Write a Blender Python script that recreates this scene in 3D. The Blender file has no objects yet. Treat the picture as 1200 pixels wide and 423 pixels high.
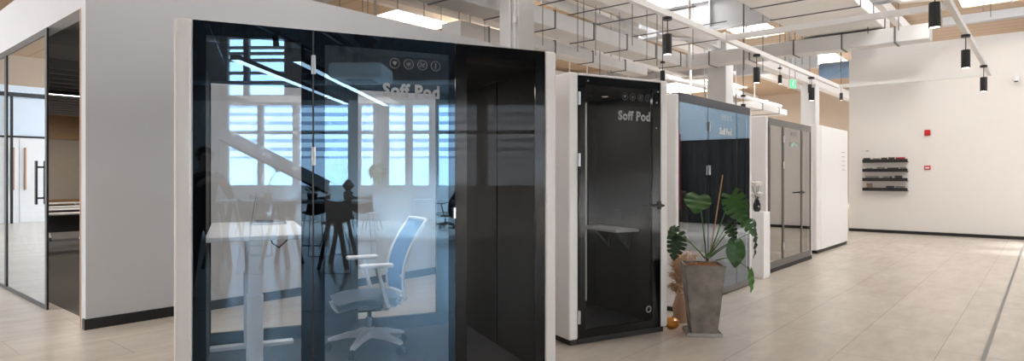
import bpy, bmesh, math, random
from mathutils import Vector, Matrix, Euler
random.seed(7)
PI = math.pi
S = bpy.context.scene
C = bpy.data.collections.new('scene'); S.collection.children.link(C)
# ------------------------------------------------------------------ camera frame: 1200 x 423, focal 733 px, horizon y = 206
F, H, HX, HY = 733.0, 1.435, 600.0, 206.0
TH = math.radians(40.6)
US, UC = math.sin(TH), math.cos(TH)
RU = PI/2 - TH                      # z rotation that turns local x into the hall's long direction
def uv(u, v, z=0): return Vector((u*US - v*UC, u*UC + v*US, z))
def at(x, y, Y): return Vector(((x-HX)/F*Y, Y, H-(y-HY)/F*Y))
def to_uv(p): return (p.x*US + p.y*UC, -p.x*UC + p.y*US)
P1 = Vector((-1.839, 3.40)); A1 = math.radians(24.0)
N1 = Vector((math.sin(A1), -math.cos(A1)))
def mirror(p):
    s = (p.x-P1.x)*N1.x + (p.y-P1.y)*N1.y
    return Vector((p.x-2*s*N1.x, p.y-2*s*N1.y, p.z))
def seen(x, y, Y): return mirror(at(x, y, Y))      # where a thing stands whose mirror image is seen there

# ------------------------------------------------------------------ materials
def nodes(name):
    m = bpy.data.materials.new(name); m.use_nodes = True
    nt = m.node_tree; nt.nodes.clear()
    out = nt.nodes.new('ShaderNodeOutputMaterial')
    return m, nt, out
def mat(name, col, rough=.5, metal=0., noise=.06, scale=8., bump=0., spec=.5, emit=None, es=0., coat=0., stretch=None):
    m, nt, out = nodes(name)
    b = nt.nodes.new('ShaderNodeBsdfPrincipled')
    b.inputs['Roughness'].default_value = rough; b.inputs['Metallic'].default_value = metal
    b.inputs['Specular IOR Level'].default_value = spec
    b.inputs['Coat Weight'].default_value = coat
    tc = nt.nodes.new('ShaderNodeTexCoord'); n = nt.nodes.new('ShaderNodeTexNoise')
    n.inputs['Scale'].default_value = scale; n.inputs['Detail'].default_value = 4
    if stretch:
        mp = nt.nodes.new('ShaderNodeMapping'); mp.inputs['Scale'].default_value = stretch
        nt.links.new(tc.outputs['Object'], mp.inputs['Vector']); nt.links.new(mp.outputs['Vector'], n.inputs['Vector'])
    else: nt.links.new(tc.outputs['Object'], n.inputs['Vector'])
    r = nt.nodes.new('ShaderNodeMix'); r.data_type = 'RGBA'
    r.inputs[6].default_value = (*[max(0, c*(1-noise)) for c in col], 1)
    r.inputs[7].default_value = (*[min(1, c*(1+noise)) for c in col], 1)
    nt.links.new(n.outputs['Fac'], r.inputs[0]); nt.links.new(r.outputs[2], b.inputs['Base Color'])
    if bump:
        bp = nt.nodes.new('ShaderNodeBump'); bp.inputs['Strength'].default_value = bump; bp.inputs['Distance'].default_value = .01
        nt.links.new(n.outputs['Fac'], bp.inputs['Height']); nt.links.new(bp.outputs['Normal'], b.inputs['Normal'])
    if emit:
        b.inputs['Emission Color'].default_value = (*emit, 1); b.inputs['Emission Strength'].default_value = es
    nt.links.new(b.outputs[0], out.inputs[0])
    return m
def glass(name, trans, refl, fac, fres=True):
    m, nt, out = nodes(name)
    t = nt.nodes.new('ShaderNodeBsdfTransparent'); t.inputs[0].default_value = (*trans, 1)
    g = nt.nodes.new('ShaderNodeBsdfGlossy'); g.inputs[0].default_value = (*refl, 1); g.inputs['Roughness'].default_value = 0.0
    mx = nt.nodes.new('ShaderNodeMixShader')
    if fres:
        lw = nt.nodes.new('ShaderNodeLayerWeight'); lw.inputs['Blend'].default_value = .35
        ma = nt.nodes.new('ShaderNodeMath'); ma.operation = 'MULTIPLY_ADD'
        ma.inputs[1].default_value = .35; ma.inputs[2].default_value = fac
        nt.links.new(lw.outputs['Facing'], ma.inputs[0]); ma.use_clamp = True
        nt.links.new(ma.outputs[0], mx.inputs[0])
    else: mx.inputs[0].default_value = fac
    nt.links.new(t.outputs[0], mx.inputs[1]); nt.links.new(g.outputs[0], mx.inputs[2]); nt.links.new(mx.outputs[0], out.inputs[0])
    return m
M = {}
M['white_wall'] = mat('painted white wall', (.61, .62, .65), .75, noise=.02, scale=2)
M['warm_wall'] = mat('warm white painted wall', (.80, .77, .745), .7, noise=.015, scale=2)
M['pod_white'] = mat('white pod lacquer', (.84, .82, .81), .3, noise=.01)
M['pod_bright'] = mat('bright white pod panel', (.9, .9, .9), .35, noise=.01)
M['frit'] = mat('black glass border', (.006, .007, .009), .12, noise=.2)
M['black'] = mat('matt black metal', (.012, .012, .013), .4, noise=.15)
M['black_base'] = mat('black base trim', (.008, .008, .009), .5, noise=.15)
M['felt'] = mat('charcoal felt', (.034, .032, .030), .95, noise=.55, scale=160, bump=.3)
M['felt_dark'] = mat('dark felt', (.022, .021, .02), .95, noise=.6, scale=160, bump=.3)
M['carpet'] = mat('dark grey carpet', (.085, .088, .095), 1, noise=.5, scale=220, bump=.5)
M['carpet_brown'] = mat('brown grey carpet', (.11, .10, .09), 1, noise=.55, scale=30, bump=.4, stretch=(1, 5, 1))
M['chrome'] = mat('brushed steel', (.62, .62, .63), .3, .9)
M['grey_frame'] = mat('warm grey frame', (.13, .122, .114), .4, noise=.05)
M['dark_frame'] = mat('dark grey header', (.05, .05, .055), .4, noise=.1)
M['duct'] = mat('white painted duct', (.74, .74, .745), .55, noise=.06, scale=3)
M['duct_seam'] = mat('grey duct flange', (.16, .16, .17), .5, noise=.1)
M['steel_white'] = mat('white painted steel', (.78, .765, .75), .5, noise=.03)
M['girder'] = mat('pale grey painted steel', (.60, .62, .65), .5, noise=.04)
M['rod'] = mat('grey zinc rod', (.12, .12, .125), .45, .3)
M['column'] = mat('painted concrete column', (.70, .70, .70), .75, noise=.03)
M['desk_white'] = mat('white desk laminate', (.80, .80, .80), .3, noise=.01)
M['white_metal'] = mat('white powder coat', (.80, .80, .80), .35, noise=.02)
M['white_plastic'] = mat('white plastic', (.78, .78, .79), .4, noise=.02)
M['mesh_blue'] = mat('pale blue mesh fabric', (.20, .36, .60), .8, noise=.15, scale=90)
M['seat_fab'] = mat('pale grey seat fabric', (.20, .225, .27), .9, noise=.1, scale=90)
M['dark_plastic'] = mat('dark grey plastic', (.03, .03, .034), .4)
M['alu'] = mat('laptop aluminium', (.45, .46, .48), .35, .7)
M['screen'] = mat('laptop screen', (.01, .01, .012), .1)
M['concrete'] = mat('mottled grey concrete', (.20, .18, .16), .85, noise=1.2, scale=7, bump=.4)
M['soil'] = mat('brown coco fibre', (.22, .09, .035), 1, noise=.7, scale=60, bump=1)
M['tray'] = mat('grey tray', (.40, .39, .37), .6)
M['leaf'] = mat('monstera green', (.022, .085, .010), .42, noise=.5, scale=9)
M['leaf_dark'] = mat('deep green', (.010, .036, .010), .45, noise=.4, scale=9)
M['leaf_light'] = mat('fresh green', (.07, .19, .03), .5, noise=.3, scale=9)
M['stem'] = mat('plant stem', (.05, .11, .025), .5, noise=.2)
M['stake'] = mat('bamboo stake', (.50, .27, .12), .6, noise=.1)
M['pampas'] = mat('dried pampas', (.62, .43, .28), 1, noise=.25, scale=40)
M['pink'] = mat('dusty pink fabric', (.60, .30, .23), .9, noise=.08, scale=60)
M['orange'] = mat('glossy orange glaze', (.72, .27, .03), .12, noise=.1)
M['vase_black'] = mat('black ceramic', (.01, .01, .01), .25)
M['petal'] = mat('white petals', (.85, .83, .80), .7, noise=.05)
M['red'] = mat('fire red', (.50, .012, .012), .3, noise=.06)
M['red_panel'] = mat('crimson panel', (.40, .015, .045), .6, noise=.05)
M['wood'] = mat('honey wood', (.26, .15, .07), .5, noise=.3, scale=5, stretch=(1, 1, 14))
M['wood_edge'] = mat('copper wood edge', (.45, .27, .18), .5, noise=.1)
M['tan_wall'] = mat('taupe wall covering', (.34, .29, .25), .9, noise=.06)
M['grey_ceiling'] = mat('grey ceiling board', (.30, .29, .28), .9, noise=.04)
M['slat'] = mat('grey baffle', (.22, .21, .20), .8, noise=.05)
M['brown_seat'] = mat('brown leather', (.16, .075, .045), .5, noise=.15)
M['olive'] = mat('taupe chair fabric', (.20, .17, .125), .9, noise=.1, scale=50)
M['table_wood'] = mat('table oak', (.45, .33, .22), .5, noise=.15, scale=5, stretch=(1, 12, 1))
M['curtain'] = mat('black curtain', (.012, .012, .013), .9, noise=.3, scale=3)
M['blue_wall'] = mat('pale blue grey wall', (.42, .52, .62), .8, noise=.03)
M['lettering'] = mat('grey vinyl lettering', (.22, .225, .23), .5)
M['icon_grey'] = mat('faint grey icon vinyl', (.13, .135, .14), .5)
M['lettering_mid'] = mat('silver vinyl lettering', (.36, .38, .40), .5)
M['lettering_white'] = mat('white vinyl lettering', (.85, .85, .85), .5)
M['lettering_green'] = mat('pale green lettering', (.40, .55, .48), .5)
M['emit_warm'] = mat('lit lamp lens', (1, 1, 1), .5, emit=(1, .93, .84), es=7)
M['emit_led'] = mat('lit led strip', (1, 1, 1), .5, emit=(1, .97, .93), es=6)
M['emit_led_bright'] = mat('bright lit led strip', (1, 1, 1), .5, emit=(1, .97, .95), es=11)
M['emit_green'] = mat('lit exit sign', (.05, .6, .2), .5, emit=(.1, .85, .30), es=.9)
M['exit_white'] = mat('exit sign figure', (.9, 1, .9), .5, emit=(.9, 1, .92), es=1.0)
M['unit_white'] = mat('white unit cover', (.9, .9, .9), .4)
M['blue_duct'] = mat('blue foil duct', (.24, .36, .54), .5, noise=.2)
M['skin'] = mat('skin', (.50, .30, .21), .55, noise=.05)
M['hair'] = mat('black hair', (.008, .007, .006), .5)
M['cloth_black'] = mat('black clothing', (.008, .008, .010), .9, noise=.3, scale=30)
M['terracotta'] = mat('terracotta', (.35, .15, .08), .8)
M['tan_vase'] = mat('tan stoneware', (.42, .29, .20), .8)
M['lamp_shade'] = mat('woven lamp shade', (.10, .075, .06), .8)
M['dark_wood'] = mat('black stained wood', (.014, .013, .014), .5)
M['paper'] = mat('magazine covers', (.30, .28, .25), .6, noise=.4, scale=20)
M['paper_dark'] = mat('dark book cover', (.05, .05, .055), .5, noise=.3, scale=20)
M['paper_red'] = mat('red book cover', (.42, .02, .035), .5)
M['paper_tan'] = mat('tan paper cover', (.42, .28, .2), .6, noise=.3, scale=20)
M['plate'] = mat('grey plate', (.30, .30, .30), .5)
M['g_mirror'] = glass('blue mirror tinted glass', (.985, .99, 1.0), (.37, .67, 1.0), .17)
M['g_dark'] = glass('dark tinted glass', (.58, .56, .54), (.9, .95, 1), .006, False)
M['g_door'] = glass('smoked door glass', (.62, .62, .62), (.9, .95, 1), .02, False)
M['g_pod3'] = glass('blue grey tinted glass', (.50, .53, .58), (.75, .88, 1.0), .34)
M['g_pod4'] = glass('grey reflective glass', (.25, .25, .25), (.60, .585, .56), .50)
M['g_clear'] = glass('clear glass', (.96, .98, .98), (1, 1, 1), .02)
M['g_room'] = glass('meeting room glass', (.30, .32, .35), (.88, .95, 1.0), .68)

def frit_mat():
    m, nt, out = nodes('black printed glass border')
    d = nt.nodes.new('ShaderNodeBsdfDiffuse'); d.inputs[0].default_value = (.004, .005, .007, 1)
    g = nt.nodes.new('ShaderNodeBsdfGlossy'); g.inputs[0].default_value = (.42, .70, 1, 1); g.inputs['Roughness'].default_value = 0
    lw = nt.nodes.new('ShaderNodeLayerWeight'); lw.inputs['Blend'].default_value = .35
    ma = nt.nodes.new('ShaderNodeMath'); ma.operation = 'MULTIPLY_ADD'; ma.inputs[1].default_value = .1; ma.inputs[2].default_value = .055
    mx = nt.nodes.new('ShaderNodeMixShader'); nt.links.new(lw.outputs['Facing'], ma.inputs[0]); nt.links.new(ma.outputs[0], mx.inputs[0])
    nt.links.new(d.outputs[0], mx.inputs[1]); nt.links.new(g.outputs[0], mx.inputs[2]); nt.links.new(mx.outputs[0], out.inputs[0]); return m
M['frit_blue'] = frit_mat()
def floor_mat():
    m, nt, out = nodes('pale beige stone tiles'); L = nt.links
    b = nt.nodes.new('ShaderNodeBsdfPrincipled')
    tc = nt.nodes.new('ShaderNodeTexCoord'); mp = nt.nodes.new('ShaderNodeMapping')
    mp.inputs['Location'].default_value = (-.02, -.385+6.2, 0)
    L.new(tc.outputs['Object'], mp.inputs['Vector'])
    br = nt.nodes.new('ShaderNodeTexBrick'); br.offset = .5; br.squash = 1
    br.inputs['Scale'].default_value = 1; br.inputs['Mortar Size'].default_value = .0035; br.inputs['Mortar Smooth'].default_value = .1
    br.inputs['Brick Width'].default_value = 1.24; br.inputs['Row Height'].default_value = .62; br.inputs['Bias'].default_value = 0
    br.inputs['Color1'].default_value = (.555, .495, .435, 1); br.inputs['Color2'].default_value = (.58, .52, .46, 1)
    br.inputs['Mortar'].default_value = (.40, .35, .305, 1)
    L.new(mp.outputs[0], br.inputs['Vector'])
    n = nt.nodes.new('ShaderNodeTexNoise'); n.inputs['Scale'].default_value = 2.2; n.inputs['Detail'].default_value = 8; n.inputs['Roughness'].default_value = .65
    mp2 = nt.nodes.new('ShaderNodeMapping'); mp2.inputs['Scale'].default_value = (1, 2.6, 1)
    L.new(tc.outputs['Object'], mp2.inputs['Vector']); L.new(mp2.outputs[0], n.inputs['Vector'])
    r = nt.nodes.new('ShaderNodeValToRGB'); r.color_ramp.elements[0].position = .3; r.color_ramp.elements[0].color = (.86, .85, .84, 1)
    r.color_ramp.elements[1].position = .75; r.color_ramp.elements[1].color = (1.06, 1.06, 1.06, 1)
    L.new(n.outputs['Fac'], r.inputs[0])
    mx = nt.nodes.new('ShaderNodeMix'); mx.data_type = 'RGBA'; mx.blend_type = 'MULTIPLY'; mx.inputs[0].default_value = 1
    L.new(br.outputs['Color'], mx.inputs[6]); L.new(r.outputs[0], mx.inputs[7]); L.new(mx.outputs[2], b.inputs['Base Color'])
    b.inputs['Roughness'].default_value = .26; b.inputs['Specular IOR Level'].default_value = .45
    L.new(b.outputs[0], out.inputs[0]); return m
M['floor'] = floor_mat()
def stripe_mat(name, c1, c2, scale, axis='Z', rough=.6, duty=.5):
    m, nt, out = nodes(name); L = nt.links
    b = nt.nodes.new('ShaderNodeBsdfPrincipled'); b.inputs['Roughness'].default_value = rough
    tc = nt.nodes.new('ShaderNodeTexCoord'); sp = nt.nodes.new('ShaderNodeSeparateXYZ'); L.new(tc.outputs['Object'], sp.inputs[0])
    a = nt.nodes.new('ShaderNodeMath'); a.operation = 'MULTIPLY'; a.inputs[1].default_value = scale; L.new(sp.outputs[axis], a.inputs[0])
    f = nt.nodes.new('ShaderNodeMath'); f.operation = 'FRACT'; L.new(a.outputs[0], f.inputs[0])
    g = nt.nodes.new('ShaderNodeMath'); g.operation = 'GREATER_THAN'; g.inputs[1].default_value = duty; L.new(f.outputs[0], g.inputs[0])
    mx = nt.nodes.new('ShaderNodeMix'); mx.data_type = 'RGBA'; mx.inputs[6].default_value = (*c1, 1); mx.inputs[7].default_value = (*c2, 1)
    L.new(g.outputs[0], mx.inputs[0]); L.new(mx.outputs[2], b.inputs['Base Color']); L.new(b.outputs[0], out.inputs[0]); return m
M['roof'] = stripe_mat('ribbed beige roof deck', (.56, .43, .31), (.48, .365, .26), 1.6, 'X', .7, .82)
M['corrugated'] = stripe_mat('corrugated pale metal', (.20, .225, .25), (.14, .16, .185), 4, 'X', .5, .8)
M['louvre'] = stripe_mat('white louvred facade', (.88, .90, .93), (.30, .36, .46), 2.6, 'Z', .6, .56)

# ------------------------------------------------------------------ mesh building
class MB:
    def __init__(s): s.bm = bmesh.new()
    def box(s, x0, x1, y0, y1, z0, z1, bev=0, seg=2):
        b = bmesh.new()
        g = bmesh.ops.create_cube(b, size=1)
        for v in b.verts: v.co = Vector(((x0+x1)/2+v.co.x*(x1-x0), (y0+y1)/2+v.co.y*(y1-y0), (z0+z1)/2+v.co.z*(z1-z0)))
        if bev: bmesh.ops.bevel(b, geom=b.edges[:], offset=bev, segments=seg, affect='EDGES', profile=.5)
        return s.add(b)
    def add(s, b, mtx=None):
        if mtx is not None: b.transform(mtx)
        me = bpy.data.meshes.new('t'); b.to_mesh(me); b.free(); s.bm.from_mesh(me); bpy.data.meshes.remove(me); return s
    def rbox(s, c, size, rot, bev=0):
        m = MB(); m.box(-size[0]/2, size[0]/2, -size[1]/2, size[1]/2, -size[2]/2, size[2]/2, bev)
        return s.add(m.bm, Matrix.Translation(c) @ Euler(rot).to_matrix().to_4x4())
    def bar(s, p0, p1, w, t, bev=0):            # rectangular bar between two points
        p0, p1 = Vector(p0), Vector(p1); d = p1-p0
        m = MB(); m.box(-w/2, w/2, -t/2, t/2, 0, d.length, bev)
        q = d.to_track_quat('Z', 'Y')
        return s.add(m.bm, Matrix.Translation(p0) @ q.to_matrix().to_4x4())
    def cyl(s, p0, p1, r, r2=None, seg=16):
        p0, p1 = Vector(p0), Vector(p1); d = p1-p0; b = bmesh.new()
        bmesh.ops.create_cone(b, cap_ends=True, segments=seg, radius1=r, radius2=r if r2 is None else r2, depth=d.length)
        q = d.to_track_quat('Z', 'Y')
        return s.add(b, Matrix.Translation((p0+p1)/2) @ q.to_matrix().to_4x4())
    def tube(s, pts, r, seg=8, r2=None):
        pts = [Vector(p) for p in pts]; n = len(pts); rings = []
        up = Vector((0, 0, 1))
        for i, p in enumerate(pts):
            d = (pts[min(i+1, n-1)]-pts[max(i-1, 0)]).normalized()
            a = d.cross(up)
            if a.length < .05: a = d.cross(Vector((1, 0, 0)))
            a.normalize(); b = d.cross(a).normalized()
            rr = r if r2 is None else r+(r2-r)*i/(n-1)
            rings.append([s.bm.verts.new(p+a*math.cos(2*PI*k/seg)*rr+b*math.sin(2*PI*k/seg)*rr) for k in range(seg)])
        for i in range(n-1):
            for k in range(seg): s.bm.faces.new((rings[i][k], rings[i][(k+1) % seg], rings[i+1][(k+1) % seg], rings[i+1][k]))
        s.bm.faces.new(rings[0][::-1]); s.bm.faces.new(rings[-1]); return s
    def lathe(s, prof, c=(0, 0, 0), seg=24, lobes=0, amp=0):
        c = Vector(c); rings = []
        for r, z in prof:
            rings.append([s.bm.verts.new(c+Vector((max(r, .0005)*(1+amp*abs(math.cos(lobes*PI*k/seg)) if lobes else 1)*math.cos(2*PI*k/seg), max(r, .0005)*(1+amp*abs(math.cos(lobes*PI*k/seg)) if lobes else 1)*math.sin(2*PI*k/seg), z))) for k in range(seg)])
        for i in range(len(rings)-1):
            for k in range(seg): s.bm.faces.new((rings[i][k], rings[i][(k+1) % seg], rings[i+1][(k+1) % seg], rings[i+1][k]))
        s.bm.faces.new(rings[0][::-1]); s.bm.faces.new(rings[-1]); return s
    def quad(s, *p): s.bm.faces.new([s.bm.verts.new(Vector(q)) for q in p]); return s
    def grid(s, fn, nu, nv):
        vs = [[s.bm.verts.new(Vector(fn(i/nu, j/nv))) for j in range(nv+1)] for i in range(nu+1)]
        for i in range(nu):
            for j in range(nv): s.bm.faces.new((vs[i][j], vs[i+1][j], vs[i+1][j+1], vs[i][j+1]))
        return s
    def ring(s, c, r, w, t=.001, seg=20):       # flat ring in the xz plane
        vs = []
        for k in range(seg):
            a = 2*PI*k/seg; e = Vector((math.cos(a), 0, math.sin(a)))
            vs.append((s.bm.verts.new(Vector(c)+e*r), s.bm.verts.new(Vector(c)+e*(r-w))))
        for k in range(seg):
            a, b = vs[k], vs[(k+1) % seg]; s.bm.faces.new((a[0], b[0], b[1], a[1]))
        return s
    def obj(s, name, m, parent=None, smooth=False, rot=None, rebase=True):
        me = bpy.data.meshes.new(name)
        bmesh.ops.recalc_face_normals(s.bm, faces=s.bm.faces[:])
        s.bm.to_mesh(me); s.bm.free()
        o = bpy.data.objects.new(name, me); C.objects.link(o)
        me.materials.append(m if not isinstance(m, str) else M[m])
        if smooth:
            for p in me.polygons: p.use_smooth = True
            try: me.set_sharp_from_angle(angle=math.radians(40))
            except Exception: pass
        if parent: o.parent = parent
        elif rebase:                              # origin at the base of the thing
            xs = [v.co for v in me.vertices]
            c = Vector(((min(v.x for v in xs)+max(v.x for v in xs))/2, (min(v.y for v in xs)+max(v.y for v in xs))/2, min(v.z for v in xs)))
            for v in me.vertices: v.co -= c
            if rot: o.rotation_euler.z = rot; c = Matrix.Rotation(rot, 3, 'Z') @ c
            o.location = c
        return o
def thing(name, label, cat, loc=(0, 0, 0), rz=0, group=None):
    o = bpy.data.objects.new(name, None); C.objects.link(o); o.empty_display_size = .1
    o.location = loc; o.rotation_euler = (0, 0, rz); return tag(o, label, cat, group)
def tag(o, label, cat, group=None, kind=None):
    o['label'] = label; o['category'] = cat
    if group: o['group'] = group
    if kind: o['kind'] = kind
    return o
def struct(o): o['kind'] = 'structure'; return o
def copy_thing(root, loc, rz=None, label=None, group=None):
    r = root.copy(); C.objects.link(r); r.location = loc
    if rz is not None: r.rotation_euler = (0, 0, rz)
    if label: r['label'] = label
    if group: r['group'] = group
    for ch in list(root.children):
        c = ch.copy(); C.objects.link(c); c.parent = r
        for g in list(ch.children):
            d = g.copy(); C.objects.link(d); d.parent = c
    return r
def uobj(mb, name, m, smooth=False):             # geometry given in (u, v, z)
    return mb.obj(name, m, rot=RU, smooth=smooth)
def text_mesh(body, size, offset=.0):
    cu = bpy.data.curves.new('txt', 'FONT'); cu.body = body; cu.size = size; cu.offset = offset; cu.resolution_u = 3; cu.space_character = 1.08; cu.extrude = .0004
    ob = bpy.data.objects.new('txt', cu); C.objects.link(ob)
    bpy.context.view_layer.update()
    me = bpy.data.meshes.new_from_object(ob.evaluated_get(bpy.context.evaluated_depsgraph_get()))
    bpy.data.objects.remove(ob)
    return me

# ================================================================== THE SETTING
# floor
struct(uobj(MB().box(-16, 42, -12.9, 42, -.2, 0), 'floor', 'floor'))
# metal strip let into the floor
struct(uobj(MB().box(-3, 18.05, .37, .40, 0, .002), 'trim_1', mat('floor strip', (.24, .235, .22), .6)))
ROOF = 6.65
def holed(mb, x0, x1, y0, y1, holes, z0, z1):    # slab with rectangular openings
    xs = sorted({x0, x1, *[h[0] for h in holes], *[h[1] for h in holes]}); ys = sorted({y0, y1, *[h[2] for h in holes], *[h[3] for h in holes]})
    xs = [x for x in xs if x0 <= x <= x1]; ys = [y for y in ys if y0 <= y <= y1]
    for i in range(len(xs)-1):
        j = 0
        while j < len(ys)-1:
            cx = (xs[i]+xs[i+1])/2
            inside = lambda k: any(h[0] < cx < h[1] and h[2] < (ys[k]+ys[k+1])/2 < h[3] for h in holes)
            if inside(j): j += 1; continue
            k = j
            while k+1 < len(ys)-1 and not inside(k+1): k += 1
            mb.box(xs[i], xs[i+1], ys[j], ys[k+1], z0, z1); j = k+1
    return mb
def roofpix(x, y):
    Y = (ROOF-H)*F/(HY-y); return to_uv(at(x, y, Y))
sky = []
for (x, y, du, dv) in ((505, 20, 2.6, 2.6), (886, 37, 2.0, 1.4), (806, 3, 2.6, 1.8), (1185, -5, 1.4, 2.4), (815, 102, 4.5, 4.5)):
    u, v = roofpix(x, y); sky.append((u-du/2, u+du/2, v-dv/2, v+dv/2))
for u, v in ((-8, 8), (-8, 15), (-8, 21), (30, 8)): sky.append((u-1.6, u+1.6, v-1.1, v+1.1))
struct(uobj(holed(MB(), -16, 42, -1.5, 42, sky, ROOF, ROOF+.15), 'ceiling', 'roof'))
struct(uobj(MB().box(-16, 42, -12.9, -1.5, ROOF, ROOF+.15), 'ceiling_window_side', mat('dark roof deck', (.10, .105, .11), .8)))
for i, h in enumerate(sky):
    fr = MB()
    for k in range(1, 4):
        x = h[0]+(h[1]-h[0])*k/4; fr.box(x-.03, x+.03, h[2], h[3], ROOF-.05, ROOF+.05)
    fr.box(h[0], h[1], (h[2]+h[3])/2-.03, (h[2]+h[3])/2+.03, ROOF-.05, ROOF+.05)
    w = struct(uobj(fr, f'window_{i+1}', 'girder'))
# far walls of the hall
holes = [(a, a+3.2, 4.2, 5.6) for a in (21.5,)]
fw = MB(); m2 = MB(); holed(m2, -16, 42, 0, 0+ROOF, holes, 0, .2)
m2.bm.transform(Matrix(((1, 0, 0, 0), (0, 0, 1, 34), (0, 1, 0, 0), (0, 0, 0, 1))))
HALL = mat('beige hall wall', (.60, .50, .40), .8, noise=.04, scale=1)
struct(uobj(MB().box(41.6, 41.8, -12.9, 34, 0, ROOF), 'wall_end', HALL))
struct(uobj(m2, 'wall_back', HALL))
# right partition
struct(uobj(MB().box(18.1, 18.3, .3, 3.94, 0, H+3.03), 'wall_right', 'warm_wall'))
struct(uobj(MB().box(18.07, 18.1, .3, 3.94, 0, .075), 'baseboard_right', 'black_base'))
struct(uobj(MB().box(18.1, 18.3, -12.9, .29, 2.52, ROOF), 'wall_right_upper', 'blue_wall'))
struct(uobj(MB().box(18.2, 18.3, -12.9, .29, 0, 2.52), 'wall_right_lower', mat('dark plum wall', (.05, .03, .035), .7)))
struct(uobj(MB().box(-12.2, -12, -12.9, 15.0, 0, ROOF), 'wall_side_light_block', 'warm_wall'))  # unseen wall added to cut daylight from the open left side
# left meeting-room box
CU, CV = 1.837, 6.80
BT = 3.57
struct(uobj(MB().box(CU, 9.0, CV, CV+.13, 0, BT), 'wall_left', 'white_wall'))
struct(uobj(MB().box(CU-.012, 9.0, CV-.012, CV, 0, .10), 'baseboard_left', 'black_base'))
struct(uobj(MB().box(CU-.012, CU, CV, CV+.06, 0, .10), 'baseboard_left_end', 'black_base'))
struct(uobj(MB().box(CU, CU+.14, CV+.13, 21.5, 3.02, BT), 'wall_left_lintel', 'white_wall'))
struct(uobj(MB().box(CU-.004, CU+.145, CV+.13, CV+.16, 0, 3.02), 'trim_2', 'wood_edge'))
struct(uobj(MB().box(CU+.14, 9.0, 20.3, 20.45, 0, BT), 'wall_meeting_room', 'tan_wall'))
struct(uobj(MB().box(8.9, 9.0, CV+.13, 20.3, 0, BT), 'wall_meeting_room_end', 'tan_wall'))
struct(uobj(MB().box(CU+.14, 8.9, 20.24, 20.3, 2.42, 3.2), 'trim_3', 'wood'))
struct(uobj(MB().box(CU+.14, 8.9, 20.24, 20.3, .62, .80), 'trim_4', 'wood'))
struct(uobj(MB().box(CU+.14, 8.9, 20.26, 20.3, 0, .10), 'trim_5', 'black_base'))
struct(uobj(MB().box(CU+.14, 8.9, CV+.13, 20.3, 3.22, 3.3), 'ceiling_meeting_room', 'grey_ceiling'))
struct(uobj(MB().box(CU+.14, 8.9, CV+2.3, CV+3.4, 3.02, 3.22), 'trim_6', 'slat'))
struct(uobj(MB().box(CU+.14, 8.9, CV+.13, 20.3, 0, .006), 'floor_meeting_room', 'carpet_brown'))
mb = MB()
for k in range(16): mb.box(CU+.16, 8.9, CV+4.0+k*.55, CV+4.12+k*.55, 2.98, 3.22)
tag(uobj(mb, 'ceiling_baffles', 'slat'), 'row of grey acoustic baffles under the meeting room ceiling', 'ceiling baffle')
t = thing('linear_light', 'lit linear ceiling lamp inside the dim meeting room', 'lamp', uv(2.2, 13.2, 2.86), RU)
MB().box(0, 6, -.05, .05, 0, .07).obj('housing', 'black', t); MB().box(.02, 5.98, -.04, .04, -.004, 0).obj('diffuser', 'emit_led', t)
# sliding glass doors of the meeting room
def room_glass(v0, v1, label, handle):
    t = thing('sliding_glass_door', label, 'glass door', uv(CU, v0, 0), RU, None)
    w = v1-v0
    fr = MB(); fr.box(.0, .02, 0, .07, .0, 3.02); fr.box(.0, .02, w-.03, w, 0, 3.02); fr.box(.0, .02, .07, w-.03, 2.95, 3.02); fr.box(.0, .02, .07, w-.03, 0, .04)
    fr.obj('frame', 'black', t)
    MB().quad((.01, .07, .04), (.01, w-.03, .04), (.01, w-.03, 2.95), (.01, .07, 2.95)).obj('pane', 'g_room', t)
    if handle:
        hb = MB(); hb.box(-.04, -.02, .26, .31, 1.12, 1.60, .004); hb.box(-.03, .01, .27, .30, 1.18, 1.20); hb.box(-.03, .01, .27, .30, 1.52, 1.54); hb.obj('handle', 'black', t)
room_glass(CV+1.32, CV+3.2, 'sliding glass door with black frame beside the open doorway', True)
room_glass(CV+3.205, CV+5.095, 'black framed glass partition left of the handled sliding door', False)
room_glass(CV+5.1, CV+9.0, 'farthest glass panel along the meeting room front', False)
# what the glass of the meeting room looks out on: corridor end with white doors
struct(uobj(MB().box(-9, CU, 24.0, 24.15, 0, 4.2), 'wall_corridor', mat('bluish white corridor wall', (.70, .78, .88), .5, noise=.02)))
for i, u0 in enumerate((-.585, -1.485)):
    t = thing('door', ('white corridor door leaf with long copper pull handle, nearer the black post', 'white corridor door leaf with long copper pull handle, farther from the black post')[i], 'door', uv(u0, 23.98, 0), RU)
    MB().box(-.445, .445, -.04, 0, 0, 2.6, .004).obj('leaf', 'white_plastic', t)
    hx = -.305 if i == 0 else .305
    MB().box(hx-.025, hx+.025, -.09, -.04, 1.0, 2.3, .01).obj('handle', 'wood_edge', t)
struct(uobj(MB().box(-9, CU, 23.93, 24, 3.86, 3.98), 'trim_8', 'black')); struct(uobj(MB().box(-5, -.79, 23.93, 24, 2.60, 2.66), 'trim_9', 'black'))
struct(uobj(MB().box(-.82, -.76, 23.6, 23.7, 0, 3.9), 'trim_10', 'black')); struct(uobj(MB().box(-.76, CU, 23.6, 23.66, 2.58, 2.64), 'trim_11', 'black'))
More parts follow.
